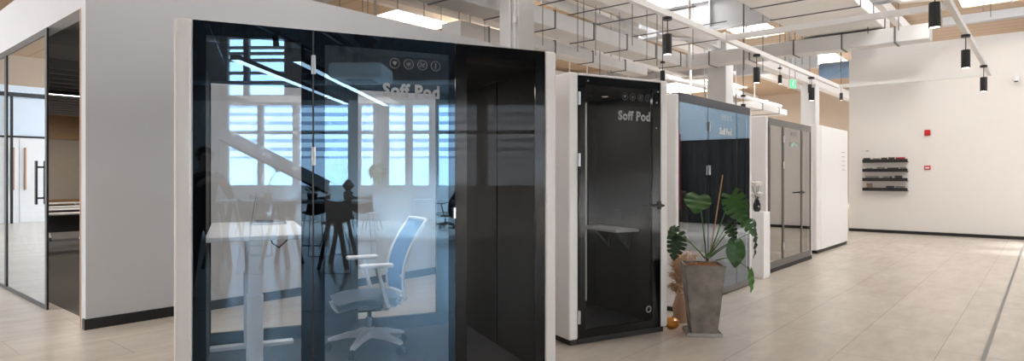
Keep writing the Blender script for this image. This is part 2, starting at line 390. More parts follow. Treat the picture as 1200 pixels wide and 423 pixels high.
# window wall behind the camera (seen in the pods' glass)
WV = -12.8
def wu(x): return to_uv(seen(x, 206, 19.8))[0]
def wz(y): return H+(HY-y)/F*19.8
wins = [(262, 300), (304, 342), (347, 408), (420, 438), (453, 476), (481, 504), (512, 560), (570, 640)]
cler = [(262, 283), (287, 332)]
hs = []
for a, b in wins:
    u0, u1 = sorted((wu(a), wu(b))); hs.append((u0, u1, wz(219), wz(121)))
for a, b in cler:
    u0, u1 = sorted((wu(a), wu(b))); hs.append((u0, u1, wz(112), wz(42)))
lo, hi = sorted((wu(120), wu(700)))
def wallmesh(u0, u1, z0, z1, holes, v0, v1):
    m = MB(); holed(m, u0, u1, z0, z1, holes, v0, v1)
    m.bm.transform(Matrix(((1, 0, 0, 0), (0, 0, 1, 0), (0, 1, 0, 0), (0, 0, 0, 1)))); return m
struct(uobj(wallmesh(-16, 18.1, 0, wz(117), [h for h in hs if h[3] < wz(117)], WV-.2, WV), 'wall_window', 'warm_wall'))
struct(uobj(wallmesh(-16, 18.1, wz(117), ROOF, [h for h in hs if h[3] > wz(117)], WV-.2, WV), 'wall_window_upper', 'corrugated'))
struct(uobj(MB().box(-16, 18.1, WV, WV+.25, wz(99), wz(95)), 'trim_7', 'girder'))
for i, (u0, u1, z0, z1) in enumerate(hs):
    fr = MB(); e = .05
    fr.box(u0, u0+e, WV-.14, WV-.04, z0, z1); fr.box(u1-e, u1, WV-.14, WV-.04, z0, z1); fr.box(u0, u1, WV-.14, WV-.04, z0, z0+e); fr.box(u0, u1, WV-.14, WV-.04, z1-e, z1)
    zs = [wz(155)] if z1 < wz(117) else [wz(54), wz(61), wz(69), wz(84)]
    for z in zs: fr.box(u0, u1, WV-.13, WV-.05, z-.05, z+.05)
    w = struct(uobj(fr, f'window_{len(sky)+1+i}', 'white_metal'))
    p = MB().quad((u0, WV-.09, z0), (u1, WV-.09, z0), (u1, WV-.09, z1), (u0, WV-.09, z1))
    po = struct(uobj(p, f'window_{len(sky)+1+len(hs)+i}', 'g_clear'))
# neighbouring building outside
t = thing('neighbouring_building', 'white louvred building seen outside the windows', 'building', uv(-4, -21, 0), RU)
MB().box(-18, 18, 0, .5, 2.2, 4.6).obj('louvred_front', 'louvre', t)
MB().box(-18, 18, .1, .5, 0, 2.2).obj('lower_wall', mat('pale facade', (.72, .76, .82), .7), t)

# ------------------------------------------------------------------ columns and steel
def column(u, v, w, top, label, pipes):
    t = thing('concrete_column', label, 'column', uv(u, v, 0), RU)
    MB().box(-w/2, w/2, -w/2, w/2, 0, top, .015).obj('shaft', 'column', t)
    if pipes:
        MB().cyl((-w/2-.03, -.05, 0), (-w/2-.03, -.05, top), .022).cyl((-w/2-.03, -.17, 3), (-w/2-.03, -.15, top), .014).obj('conduit', 'steel_white', t)
        MB().box(-w/2-.05, -w/2, -.2, -.13, 4.05, 4.17, .005).obj('junction_box', 'white_plastic', t)
column(8.42, 7.1, .44, H+3.6, 'white column with conduits rising behind the large blue-glass pod', True)
column(17.37, 7.08, .54, H+4.0, 'white column behind the dark glass pod in mid row', False)
column(26.2, 7.08, .54, H+3.55, 'white column far back beside the right wall end', False)
tag(uobj(MB().box(3.0, 38, 6.95, 7.25, H+3.55, H+3.9), 'steel_beam', 'steel_white'), 'long white beam running along the tops of the columns', 'beam')
def ibeam(a0, a1, c, z0, z1, w, along, m, label):
    b = MB(); t = .05
    for (q0, q1, r0, r1) in ((c-w/2, c+w/2, z0, z0+t), (c-w/2, c+w/2, z1-t, z1), (c-.03, c+.03, z0, z1)):
        b.box(a0, a1, q0, q1, r0, r1) if along == 'u' else b.box(q0, q1, a0, a1, r0, r1)
    n = int((a1-a0)/2.2)
    for k in range(1, n):
        a = a0+(a1-a0)*k/n
        b.box(a-.02, a+.02, c-w/2, c+w/2, z0, z1) if along == 'u' else b.box(c-w/2, c+w/2, a-.02, a+.02, z0, z1)
    return tag(uobj(b, 'roof_girder', m), label, 'girder')
ibeam(-4, 30, 17.37, H+4.2, H+5.05, .34, 'v', 'girder', 'deep pale grey girder crossing over the column behind the dark glass pod')
ibeam(6.8, 30, 26.2, H+4.2, H+5.05, .34, 'v', 'girder', 'pale grey girder over the farthest column')
ibeam(7.0, 30, 8.42, H+4.2, H+5.05, .34, 'v', 'girder', 'pale grey girder over the column behind the blue-glass pod')
ibeam(-12.5, 5.6, -1.5, H+3.7, H+4.2, .25, 'v', 'rod', 'dark roof girder mirrored in the left of the blue glass')
ibeam(-12.5, 2, 3.6, H+3.7, H+4.2, .25, 'v', 'rod', 'dark roof girder mirrored near the middle of the blue glass')
for i, v in enumerate((10.5, 14, 18, 22.5)):
    tag(uobj(MB().box(6, 40, v-.12, v+.12, H+4.75, H+5.05), 'roof_purlin', 'steel_white'), 'white roof purlin over the back of the hall, number %s behind the column row' % ('one two three four'.split()[i]), 'purlin')
for i, v in enumerate((-6.5, -3.0, .0, 3.6)):
    tag(uobj(MB().box(-14, 36, v-.1, v+.1, H+4.75, H+5.05), 'roof_purlin', 'steel_white'), ('pale roof purlin nearest the window wall', 'pale roof purlin over the tables', 'pale roof purlin above the photographer', 'pale roof purlin above the pod fronts')[i], 'purlin')
# ducts with flanges
def duct(axis, a0, a1, c0, c1, z0, z1, label, step=1.2, m='duct', seams=True):
    t = thing('air_duct', label, 'air duct', uv(a0, c0, z0) if axis == 'u' else uv(c0, a0, z0), RU)
    L, W, h = a1-a0, c1-c0, z1-z0
    f = (lambda b, x0, x1, y0, y1, q0, q1, bev=0: b.box(x0, x1, y0, y1, q0, q1, bev)) if axis == 'u' else (lambda b, x0, x1, y0, y1, q0, q1, bev=0: b.box(y0, y1, x0, x1, q0, q1, bev))
    f(b := MB(), 0, L, 0, W, 0, h, .02); b.obj('casing', m, t)
    if seams:
        k = step*.6
        while k < L-.2:
            f(b := MB(), k-.018, k+.018, -.018, W+.018, -.018, h+.018); b.obj('flange', 'duct_seam', t); k += step
    return t
D1 = duct('u', 6.6, 16.53, 7.72, 8.35, H+3.05, H+3.4, 'long white rectangular air duct running above the dark door pod', 1.45)
D2 = duct('v', 2.0, 8.35, 16.55, 17.05, H+3.05, H+3.4, 'white air duct crossing in front of the top of the right wall', 1.1)
D3 = duct('u', 10.8, 16.2, 8.75, 9.2, H+2.88, H+3.15, 'lower white air duct parallel behind the long duct', 1.6)
D4 = duct('u', 1.0, 17.4, 2.9, 4.65, H+3.45, H+3.75, 'wide flat white air duct overhead toward the right wall', 1.25, 'steel_white')
D5 = duct('u', 24.1, 28.4, 8.6, 10.2, H+2.62, H+2.86, 'flat beige duct box low behind the grey glass pod', 2, 'steel_white')
D6 = duct('u', 9.5, 13, 9.6, 10.2, H+2.96, H+3.36, 'short white air duct left of the column with conduits', 1.5)
tag(uobj(MB().tube([(6.0, 7.6, H+3.52), (13.9, 7.6, H+3.52)], .085, 12), 'pipe', 'duct', True), 'round white pipe running along the top of the long duct', 'pipe')
tag(uobj(MB().tube([(14.2, 7.38, H+3.495), (14.8, 7.2, H+3.495), (15.9, 6.6, H+3.495)], .055, 12), 'pipe', 'duct', True), 'short branching white pipe near the duct corner', 'pipe')
tag(uobj(MB().tube([(18.6, 9.4, H+3.2), (30, 9.4, H+3.2)], .09, 12), 'pipe', 'duct', True), 'white pipe continuing past the second column', 'pipe')
tag(uobj(MB().tube([(6, 12, H+4.3), (28, 12, H+4.3)], .1, 12), 'pipe', 'steel_white', True), 'white sprinkler main deep under the roof at the back', 'pipe')
p = uobj(MB().tube([(14.6, 2.6, H+3.72), (15.6, 2.4, H+3.75), (16.6, 1.6, H+3.9), (16.8, .2, H+3.95)], .06, 10), 'pipe', 'steel_white', True)
tag(p, 'bent white pipe at the end of the wide flat duct', 'pipe')
for i, (u, v0, v1, z, r, lab) in enumerate(((20.5, 9.8, 24, H+3.45, .05, 'white pipe crossing the back hall just behind the second column'), (23.5, 9, 26, H+3.9, .06, 'white pipe crossing high in the back hall'), (29.5, 9.8, 28, H+3.45, .05, 'white pipe crossing the back hall near the farthest column'))):
    b = MB().tube([(u, v0, z), (u, v1, z)], r, 10)
    for k in range(5):
        v = v0+.6+(v1-v0-1)*k/4; b.cyl((u, v, z), (u, v, ROOF-.004), .025, seg=8)
    tag(uobj(b, 'pipe', 'steel_white', True), lab, 'pipe')
for i, (u, v, lab) in enumerate(((19.6, 9.0, 'white looped pipework hanging left of the exit sign, nearer one'), (22.2, 8.9, 'white looped pipework hanging left of the exit sign, farther one'))):
    b = MB(); b.tube([(u, v, ROOF-.004), (u, v, H+2.6), (u+1.1, v, H+2.6), (u+1.1, v, ROOF-.004)], .035, 8); b.tube([(u, v, H+3.1), (u+1.1, v, H+3.1)], .025, 8)
    tag(uobj(b, 'hanging_pipework', 'steel_white', True), lab, 'pipework')
# blue foil duct at the end of the hall
a, b = at(962, 84, 25.5), at(1012, 80, 24.5)
tag(MB().cyl(a, b, .34, seg=24).obj('round_duct', 'blue_duct', smooth=True), 'thick blue round duct beside the end of the right wall', 'air duct')
tag(uobj(MB().box(18.15, 18.35, -1.2, 3.9, H+3.03, H+3.25), 'steel_beam', 'steel_white'), 'ledge beam along the top of the right wall', 'beam')
tag(uobj(MB().box(17.9, 18.1, -2.5, 1.9, H+3.55, H+3.75), 'steel_beam', 'girder'), 'grey beam high above the right wall', 'beam')
# strut channels
for i, (u0, v0) in enumerate(((9.3, 5.6), (9.9, 5.5), (10.9, 5.4), (12.0, 5.4), (13.6, 5.4), (15.3, 5.4))):
    tag(uobj(MB().box(u0-.011, u0+.011, v0, v0+3.2, H+3.41, H+3.43), 'strut_channel', 'duct_seam'), 'thin grey strut channel laid across under the white beam', 'strut', 'strut channels across the ducts')
# suspension rods
rods = [(371, 7.2), (398, 15.5), (425, 16), (431, 14), (466, 15), (497, 14), (517, 16), (538, 15), (551, 14), (568, 12.8), (636, 12), (677, 12.6), (684, 12.2), (698, 13), (726, 13.6), (741, 12), (758, 13.5), (770, 14.2), (812, 13.8), (872, 15), (894, 15.4), (914, 17), (920, 16), (927, 18), (940, 16.2), (985, 20), (1017, 14.5), (1053, 14.2), (1152, 12.5), (1161, 13), (703, 16), (716, 17)]
rods = [(x, Y) for x, Y in rods if x > 390]
for i, (x, Y) in enumerate(rods):
    yb = 88 if x > 630 and x < 780 else ((44 if x > 1000 else 70) if x > 780 else 60)
    lo_ = at(x, yb+(x % 7)*3, Y).z
    lo_ = max(lo_, H+(3.3 if x > 1000 else 2.5))
    c = at(x, 0, Y)
    tag(MB().cyl((c.x, c.y, lo_), (c.x, c.y, ROOF+.03), 0.007 if Y < 14 else .009, seg=6).obj('suspension_rod', 'rod'), 'thin grey suspension rod hanging from the roof among the ducts', 'rod', 'suspension rods under the roof')
# white vertical hanger posts
for i, (x, Y, y1) in enumerate(((440, 17, 20), (549, 16, 38), (653, 13, 10), (660, 13.2, 10), (733, 14.5, 34), (808, 17.4, 80))):
    c = at(x, y1, Y)
    tag(MB().cyl((c.x, c.y, c.z), (c.x, c.y, ROOF), .045, seg=8).obj('hanger_post', 'steel_white'), ('slim white hanger post over the left wall near the bright skylight', 'white hanger post just left of the conduit column', 'white hanger post on the long duct pipe, left of a pair', 'white hanger post on the long duct pipe, right of a pair', 'short white hanger post right of the first strut channels', 'white hanger post near the duct corner')[i], 'post')
# background clutter of the far hall: horizontal trays
for i, (v, z) in enumerate(((16, H+2.9), (20, H+3.2), (25, H+2.6))):
    b = MB(); b.box(14, 40, v, v+.06, z, z+.06); b.box(14, 40, v+.6, v+.66, z, z+.06)
    for k in range(26): b.box(14+k, 14.05+k, v, v+.66, z, z+.03)
    for k in range(9): b.box(14+3*k, 14.04+3*k, v+.3, v+.34, z, ROOF-.004)
    tag(uobj(b, 'cable_tray', 'steel_white'), ('ladder cable tray nearest behind the column row', 'ladder cable tray in the middle of the back hall', 'lowest ladder cable tray deep in the back hall')[i], 'cable tray')

# ------------------------------------------------------------------ track and pendant lights
TZ = H+1.85
def track(axis, a0, a1, c, label):
    b = MB(); b.box(a0, a1, c-.03, c+.03, TZ, TZ+.07) if axis == 'u' else b.box(c-.03, c+.03, a0+.005, a1-.005, TZ, TZ+.07)
    tag(uobj(b, 'light_track', 'steel_white'), label, 'light track')
track('u', 1.5, 14.55, 3.37, 'long white light track above the pod fronts')
track('u', 3.0, 14.55, .82, 'white light track on the right with three black pendants')
track('v', .85, 3.34, 8.41, 'white cross track joining the two long tracks, near one')
track('v', .85, 3.34, 14.5, 'white cross track joining the two long tracks, in front of the right wall')
pend = thing('pendant_light', '', 'pendant light', (0, 0, 0))
MB().lathe([(.0, 0), (.052, 0), (.052, -.035), (.0, -.035)], seg=20).obj('canopy', 'black', pend)
MB().cyl((0, 0, -.035), (0, 0, -.2), .006, seg=8).obj('stem', 'black', pend)
MB().lathe([(.0, -.2), (.049, -.2), (.051, -.205), (.051, -.435), (.046, -.437), (.044, -.425), (0, -.425)], seg=24).obj('shade', 'black', pend, True)
MB().lathe([(0, -.426), (.042, -.426), (.042, -.434), (0, -.436)], seg=20).obj('lens', 'emit_warm', pend)
spots = [(6.72, 3.37, 'black cylinder pendant over the dark door pod, first on the long track'), (9.66, 3.37, 'black cylinder pendant above the dark glass pod, second on the long track'), (12.57, 3.37, 'black cylinder pendant before the far column, third on the long track'),
         (7.15, .82, 'large black pendant at the top edge, nearest on the right track'), (10.1, .82, 'black pendant midway on the right track'), (13.1, .82, 'black pendant at the far end of the right track')]
for i, (u, v, lab) in enumerate(spots):
    if i == 0: pend.location = uv(u, v, TZ); pend['label'] = lab; pend['group'] = 'black pendants on the white tracks'
    else: copy_thing(pend, uv(u, v, TZ), None, lab, 'black pendants on the white tracks')
for x, y, Y, lab in ((914, 88, 16.7, 'small distant black pendant left of the exit sign'), (985.7, 109, 20, 'small distant black pendant just left of the right wall end'), (776.5, 83, 13.5, 'distant black pendant rising behind the corner of the dark door pod'), (871, 122, 14, 'distant black pendant just over the dark glass pod roof'), (949, 99, 17.5, 'distant black pendant close behind the third track pendant')):
    p = at(x, y, Y); copy_thing(pend, p+Vector((0, 0, .2)), None, lab, 'distant black pendants')
    tag(MB().cyl((p.x, p.y, p.z+.2), (p.x, p.y, ROOF), .01, seg=6).obj('pendant_cable', 'rod'), 'cable of the '+lab, 'cable')
# exit sign
p = at(928.5, 98.5, 17)
t = thing('exit_sign', 'green lit running-man exit sign hanging near the far column', 'exit sign', p, math.radians(20))
MB().box(-.15, .15, -.02, .02, -.13, .13, .006).obj('case', 'white_plastic', t)
MB().box(-.09, .09, -.024, -.02, -.11, .11).obj('face', 'emit_green', t)
b = MB(); b.ring((.015, -.026, .07), .02, .0195); b.bar((.0, -.027, .05), (-.01, -.027, -.01), .03, .002); b.bar((-.01, -.027, -.01), (.04, -.027, -.045), .018, .002); b.bar((.04, -.027, -.045), (.03, -.027, -.09), .016, .002); b.bar((-.01, -.027, -.01), (-.05, -.027, -.06), .018, .002); b.bar((0, -.027, .04), (.05, -.027, .02), .012, .002); b.bar((0, -.027, .04), (-.045, -.027, .01), .012, .002)
b.obj('running_man', 'exit_white', t)
MB().cyl((-.1, 0, .13), (-.1, 0, 2.5), .008, seg=6).cyl((.1, 0, .13), (.1, 0, 2.5), .008, seg=6).obj('hanger', 'rod', t)

# ================================================================== PODS
def lettering(parent, right, m, z=1.93):
    me = text_mesh('Soff Pod', .105, .0042)
    xs = [v.co.x for v in me.vertices]; w = max(xs)-min(xs); x0 = min(xs); k = .365/w
    for v in me.vertices:
        v.co = Vector((right-.365+(v.co.x-x0)*k, -.004-v.co.z, z+v.co.y*1.05))
    me.materials.clear(); me.materials.append(M[m])
    o = bpy.data.objects.new('lettering', me); C.objects.link(o); o.parent = parent
    cz = z+.205
    for i in range(4):
        cx = right-.29+.088*i; b = MB(); y = -.005
        b.ring((cx, y, cz), .032, .0035)
        if i == 0:
            b.ring((cx-.006, y, cz+.005), .008, .0078, seg=10); b.ring((cx+.006, y, cz+.005), .008, .0078, seg=10); b.quad((cx-.013, y, cz+.002), (cx+.013, y, cz+.002), (cx+.001, y, cz-.014), (cx-.001, y, cz-.014))
        elif i == 1:
            b.ring((cx, y, cz), .008, .004, seg=12)
            for k in range(8):
                a = k*PI/4; e = Vector((math.cos(a), 0, math.sin(a))); n = Vector((-e.z, 0, e.x))*.0015; c = Vector((cx, y, cz))
                b.quad(c+e*.011-n, c+e*.018-n, c+e*.018+n, c+e*.011+n)
        elif i == 2:
            for k in range(4):
                a = k*PI/2+.4; e = Vector((math.cos(a), 0, math.sin(a))); n = Vector((-e.z, 0, e.x)); c = Vector((cx, y, cz))
                b.quad(c+e*.002, c+e*.016-n*.002, c+e*.018+n*.008, c+e*.008+n*.006)
        else:
            b.ring((cx, y, cz+.013), .005, .0049, seg=10); b.quad((cx-.005, y, cz+.006), (cx+.005, y, cz+.006), (cx+.003, y, cz-.006), (cx-.003, y, cz-.006)); b.quad((cx-.003, y, cz-.006), (cx-.0005, y, cz-.006), (cx-.003, y, cz-.018), (cx-.006, y, cz-.018)); b.quad((cx+.0005, y, cz-.006), (cx+.003, y, cz-.006), (cx+.006, y, cz-.018), (cx+.003, y, cz-.018))
        b.obj('icon', 'icon_grey' if m != 'lettering_white' else m, parent)
def pane(parent, x0, x1, z0, z1, y, m, name='glass_pane'):
    return MB().quad((x0, y, z0), (x1, y, z0), (x1, y, z1), (x0, y, z1)).obj(name, m, parent)
def border(parent, x0, x1, z0, z1, cx0, cx1, cz0, cz1, y, m='frit', t=.012, name='black_border'):
    b = MB(); b.box(x0, cx0, y, y+t, z0, z1); b.box(cx1, x1, y, y+t, z0, z1); b.box(cx0, cx1, y, y+t, cz1, z1); b.box(cx0, cx1, y, y+t, z0, cz0)
    return b.obj(name, m, parent)
def hinge(parent, x, z, m='chrome'):
    MB().box(x-.012, x+.012, -.016, .012, z-.055, z+.055, .002).cyl((x, -.018, z-.055), (x, -.018, z+.055), .007, seg=10).obj('hinge', m, parent)
def lever(parent, x, z, m='black', L=.15):
    b = MB(); b.cyl((x, 0, z), (x, -.045, z), .014, seg=12); b.box(x-L, x+.02, -.055, -.038, z-.009, z+.009, .003); b.box(x-.02, x+.02, -.012, 0, z-.035, z+.035, .003)
    b.obj('handle', m, parent)
def shell(t, W, D, Ht, post, side='pod_white', roof='pod_white', base=.05, yin=.0, inner='felt', rear=None, floor_z=.08, rpost=None):
    rp = post if rpost is None else rpost
    MB().box(0, post-.002, 0, D, base, Ht, .018, 3).obj('side_panel', side, t)
    MB().box(W-rp+.002, W, 0, D, base, Ht, .018, 3).obj('side_panel', side, t)
    MB().box(post, W-rp, .07, D, Ht-.07, Ht-.01).obj('roof_panel', roof, t)
    MB().box(.03, W-.03, .03, D-.03, 0, base-.001).obj('base_plinth', 'black_base', t)
    MB().box(post, W-rp, .05, D-.06, base, floor_z).obj('carpet_floor', 'carpet', t)
    b = MB(); b.box(post, post+.03, .05, D-.06, floor_z, Ht-.07); b.obj('felt_wall', inner, t)
    MB().box(W-rp-.03, W-rp, .05, D-.06, floor_z, Ht-.07).obj('felt_wall', inner, t)
    MB().box(post+.03, W-rp-.03, .06, D-.06, Ht-.11, Ht-.07).obj('ceiling_panel', inner, t)
    if rear is None: MB().box(post, W-rp, D-.06, D-.01, base, Ht-.07).obj('rear_wall', inner, t)

# ---- pod 1: large pod with blue mirror glass
t1 = thing('meeting_pod', 'large white meeting pod with blue mirrored glass front, in the foreground', 'pod', (P1.x, P1.y, 0), A1)
W, D, Ht = 2.351, 1.70, 2.30
shell(t1, W, D, Ht, .093, rear=1, rpost=.088)
# rear wall with two windows
rb = MB(); rb.bm.free(); rb = wallmesh(.093, W-.09, .05, Ht-.07, [(.134, .835, .186, 2.17), (1.279, 1.985, .19, 2.18)], D-.08, D-.04)
rb.obj('rear_wall', 'felt_dark', t1)
for x0, x1 in ((.134, .835), (1.279, 1.985)): pane(t1, x0, x1, .186, 2.175, D-.06, 'g_clear', 'rear_window')
# fixed glass
pane(t1, .093, .722, .05, Ht-.004, .0, 'g_mirror'); border(t1, .093, .722, .05, Ht-.006, .158, .66, .06, 2.215, -.003, 'frit_blue', .002)
# door
dr = pane(t1, .732, 1.608, .05, Ht-.004, .0, 'g_mirror', 'door'); border(dr, .732, 1.608, .05, Ht-.006, .793, 1.565, .06, 2.215, -.003, 'frit_blue', .002)
MB().box(.722, .732, .0, .03, .05, Ht-.004).obj('door_seal', 'black', t1)
hinge(dr, .728, 2.09); hinge(dr, .728, 1.55); hinge(dr, .728, .28)
MB().box(1.588, 1.606, -.03, 0, 1.16, 1.23, .003).obj('handle', 'chrome', dr); lettering(dr, 1.503, 'lettering_mid')
# dark right panel
pane(t1, 1.612, 2.263, .05, Ht-.004, .0, 'g_dark', 'side_glass'); border(t1, 1.612, 2.263, .05, Ht-.006, 1.692, 2.19, .12, 2.215, .004)
MB().box(2.19, 2.26, .0035, .0038, 2.215, Ht-.01).obj('corner_mark', 'frit', t1)
MB().box(W-.128, W-.120, .78, .80, .09, Ht-.11).obj('felt_seam', 'black', t1)

# standing desk, laptop, chair inside
def loc1(s, d, z): v = Matrix.Rotation(A1, 3, 'Z') @ Vector((s, d, z)); return Vector((P1.x+v.x, P1.y+v.y, v.z))
t = thing('standing_desk', 'white height-adjustable desk inside the blue-glass pod', 'desk', loc1(.42, .95, .08), A1)
MB().box(-.28, .33, -.66, .66, .955, .985, .006).obj('desk_top', 'desk_white', t)
for y in (-.5, .55):
    MB().box(-.05, .05, y-.035, y+.035, .035, .60, .004).obj('leg', 'white_metal', t)
    MB().box(-.04, .04, y-.028, y+.028, .60, .955, .003).obj('leg_extension', 'white_metal', t)
    MB().box(-.29, .32, y-.04, y+.04, .0, .035, .008).obj('foot', 'white_metal', t)
MB().box(-.02, .02, -.5, .55, .90, .94).obj('crossbar', 'white_metal', t)
MB().tube([(.1, .3, .955), (.15, .3, .84), (.2, .35, .80), (.28, .45, .86), (.32, .5, .95)], .006).obj('cable', 'black', t)
t = thing('laptop', 'open silver laptop on the standing desk in the blue-glass pod', 'laptop', loc1(.55, 1.38, 1.066), A1)
MB().box(-.12, .12, -.16, .16, 0, .014, .004).obj('keyboard_base', 'alu', t)
MB().box(-.09, .03, -.14, .14, .014, .016).obj('keyboard', 'dark_plastic', t)
MB().rbox((-.105, 0, .125), (.008, .32, .235), (0, math.radians(9), 0), .003).obj('lid', 'alu', t)
MB().rbox((-.1, 0, .127), (.002, .30, .21), (0, math.radians(9), 0)).obj('screen', 'screen', t)
def office_chair(name, label, loc, rz, cm, ms, mf, frame):
    t = thing(name, label, 'office chair', loc, rz)
    b = MB()
    for k in range(5):
        a = 2*PI*k/5+.35; e = Vector((math.cos(a), math.sin(a), 0)); n = Vector((-e.y, e.x, 0))
        r0, r1, z0, z1 = .03, .31, .155, .085
        q = []
        for r, w, zt, zb in ((.02, .035, .16, .10), (.17, .026, .135, .095), (.315, .018, .09, .07)):
            q.append([b.bm.verts.new(e*r+n*w+Vector((0, 0, zt))), b.bm.verts.new(e*r-n*w+Vector((0, 0, zt))), b.bm.verts.new(e*r-n*w+Vector((0, 0, zb))), b.bm.verts.new(e*r+n*w+Vector((0, 0, zb)))])
        for i in range(2):
            for j in range(4): b.bm.faces.new((q[i][j], q[i][(j+1) % 4], q[i+1][(j+1) % 4], q[i+1][j]))
        b.bm.faces.new(q[0]); b.bm.faces.new(q[2][::-1])
    b.cyl((0, 0, .09), (0, 0, .175), .04); b.obj('base', frame, t)
    for k in range(5):
        a = 2*PI*k/5+.35; e = Vector((math.cos(a), math.sin(a), 0))*.31; n = Vector((-e.y, e.x, 0)).normalized()*.022
        c = e+Vector((0, 0, .031)); w = MB(); w.cyl(c-n, c-n*.25, .03); w.cyl(c+n*.25, c+n, .03); w.cyl(c-n*.3, c+n*.3, .016); w.cyl(e+Vector((0, 0, .04)), e+Vector((0, 0, .075)), .009)
        w.obj('caster', 'dark_plastic', t, True)
    MB().cyl((0, 0, .17), (0, 0, .25), .03).cyl((0, 0, .25), (0, 0, .32), .017).obj('gas_lift', 'dark_plastic', t)
    MB().box(-.12, .14, -.1, .1, .305, .352, .02).obj('mechanism', 'dark_plastic', t)
    def seat(u, v):
        x = -.27+.5*u; y = (-.24+.48*v)*(1-.15*(abs(u-.4)*1.4)**3)
        return (x, y, .40+.02*(abs(v-.5)*2)**2-.035*max(0, .25-u)*4*.6+.012*math.sin(u*3))
    b = MB(); b.grid(seat, 10, 10)
    bmesh.ops.solidify(b.bm, geom=b.bm.faces[:], thickness=-.05); b.obj('seat', mf, t, True)
    b = MB(); b.grid(lambda u, v: (seat(u, v)[0]*1.02, seat(u, v)[1]*1.03, seat(u, v)[2]-.05), 8, 8); bmesh.ops.solidify(b.bm, geom=b.bm.faces[:], thickness=-.015); b.obj('seat_shell', frame, t, True)
    def back(u, v):             # v up, u across
        y = (-.27+.54*u)*(1-.10*v); h = .42+.585*v
        x = .215+.05*math.sin(v*2.4)*0+.17*v**1.5-.05*math.sin(v*PI)*1.0+.05*(1-(2*u-1)**2)
        return (x, y, h)
    b = MB(); b.grid(back, 12, 14); bmesh.ops.solidify(b.bm, geom=b.bm.faces[:], thickness=.012); b.obj('backrest', ms, t, True)
    rim = [back(0, v/12) for v in range(13)]+[back(u/8, 1) for u in range(1, 9)]+[back(1, 1-v/12) for v in range(1, 13)]+[back(1-u/8, 0) for u in range(1, 9)]
    MB().tube(rim, .013, 8).obj('back_frame', frame, t, True)
    MB().tube([(.05, 0, .33), (.2, 0, .33), (.27, 0, .40), (.26, 0, .56)], .022, 8).obj('spine', frame, t, True)
    for s in (-1, 1):
        b = MB(); b.bar((.08, s*.18, .34), (.08, s*.275, .38), .05, .025); b.bar((.08, s*.275, .37), (0.0, s*.28, .675), .055, .025, .004)
        b.obj('arm_post', frame, t)
        MB().box(-.13, .12, s*.28-.04, s*.28+.04, .67, .70, .012, 3).obj('arm_pad', cm, t)
    return t
office_chair('office_chair', 'white framed task chair with pale blue mesh back inside the blue-glass pod', loc1(1.27, 1.08, .08), A1, 'white_plastic', 'mesh_blue', 'seat_fab', 'white_plastic')

# ---- pod 2: phone booth
A2 = math.radians(28.7)
t2 = thing('phone_pod', 'narrow white single-person pod with black framed smoked glass door', 'pod', (.479, 5.24, 0), A2)
W, D, Ht = 1.09, 1.0, 2.31
shell(t2, W, D, Ht, .095, rpost=.085)
MB().box(.095, W-.085, 0, .07, Ht-.022, Ht-.004, .003).obj('header', 'pod_white', t2)
dr = pane(t2, .097, 1.004, .055, 2.285, -.002, 'g_door', 'door')
border(dr, .097, 1.004, .055, 2.285, .165, .912, .125, 2.215, .002, t=.03)
MB().box(.10, 1.0, .02, .045, .01, .055).obj('kick_plate', 'black_base', t2)
hinge(dr, .095, 2.09); hinge(dr, .095, 1.57); hinge(dr, .095, .24); lever(dr, .985, 1.165, 'black', .16); lettering(dr, .877, 'lettering')
for x, z in ((.19, 2.245), (.97, 2.20), (.955, 2.10), (.95, 1.87)): MB().cyl((x, -.006, z), (x, -.001, z), .007, seg=10).obj('screw_cap', 'chrome', dr)
MB().ring((.86, -.004, .23), .032, .012).obj('round_badge', 'lettering', dr)
MB().box(.80, .845, D-.07, D-.06, .15, 2.19).obj('glowing_rear_strip', mat('pale glowing strip', (.55, .57, .55), .5, emit=(.75, .78, .74), es=.18), t2)  # rear glass strip, the bright outside put in as pale glowing colour
MB().box(.86, .93, D-.075, D-.06, .10, 2.2).obj('rear_post', 'black', t2)
sh = MB(); sh.box(.70, .975, .26, .90, .905, .93, .008); sh.obj('shelf', 'desk_white', t2)
for y in (.42, .74):
    b = MB(); b.box(.955, .975, y-.012, y+.012, .72, .905); b.bar((.965, y, .74), (.80, y, .90), .015, .015); b.obj('shelf_bracket', 'black', t2)
MB().box(.965, .975, .52, .62, 1.0, 1.1, .003).obj('socket_panel', 'black', t2)
b = MB(); b.ring((0, 0, 0), .07, .012); b.bm.transform(Matrix.Translation((.55, .55, Ht-.112)) @ Matrix.Rotation(PI/2, 4, 'X')); b.obj('ceiling_vent', 'black', t2)
MB().cyl((.75, .5, Ht-.114), (.75, .5, Ht-.108), .03).obj('ceiling_lamp', mat('dim lamp', (.5, .5, .5), .4, emit=(1, .9, .8), es=.4), t2)

# ---- pod 3: dark reflective three-panel pod
def uvpod(name, label, u0, u1, v, D, Ht):
    return thing(name, label, 'pod', uv(u0, v, 0), RU), u1-u0
t3, W = uvpod('meeting_pod', 'dark blue-grey reflective glass pod behind the potted plant', 6.10, 8.30, 2.96, 1.6, 2.3)
shell(t3, W, 1.6, 2.30, .07, inner='felt_dark')
hd = MB(); hd.box(.07, W-.07, -.005, .09, 2.22, 2.32, .004); hd.obj('header', 'dark_frame', t3)
x1, x2, x3, x4 = .075, .80, 1.66, W-.075
for k, (a, b_) in enumerate(((x1, x2), (x2+.02, x3), (x3+.02, x4))):
    o = pane(t3, a, b_, .09, 2.22, .0, 'g_pod3', 'door' if k == 1 else 'glass_pane'); border(o, a, b_, .09, 2.22, a+.05, b_-.05, .20, 2.17, .004, 'dark_frame')
    if k == 1: hinge(o, a, 2.0); hinge(o, a, 1.5); lettering(o, b_-.16, 'lettering_white'); lever(o, b_-.03, 1.15)
MB().box(.07, W-.07, .0, .04, .02, .09).obj('bottom_rail', 'grey_frame', t3)
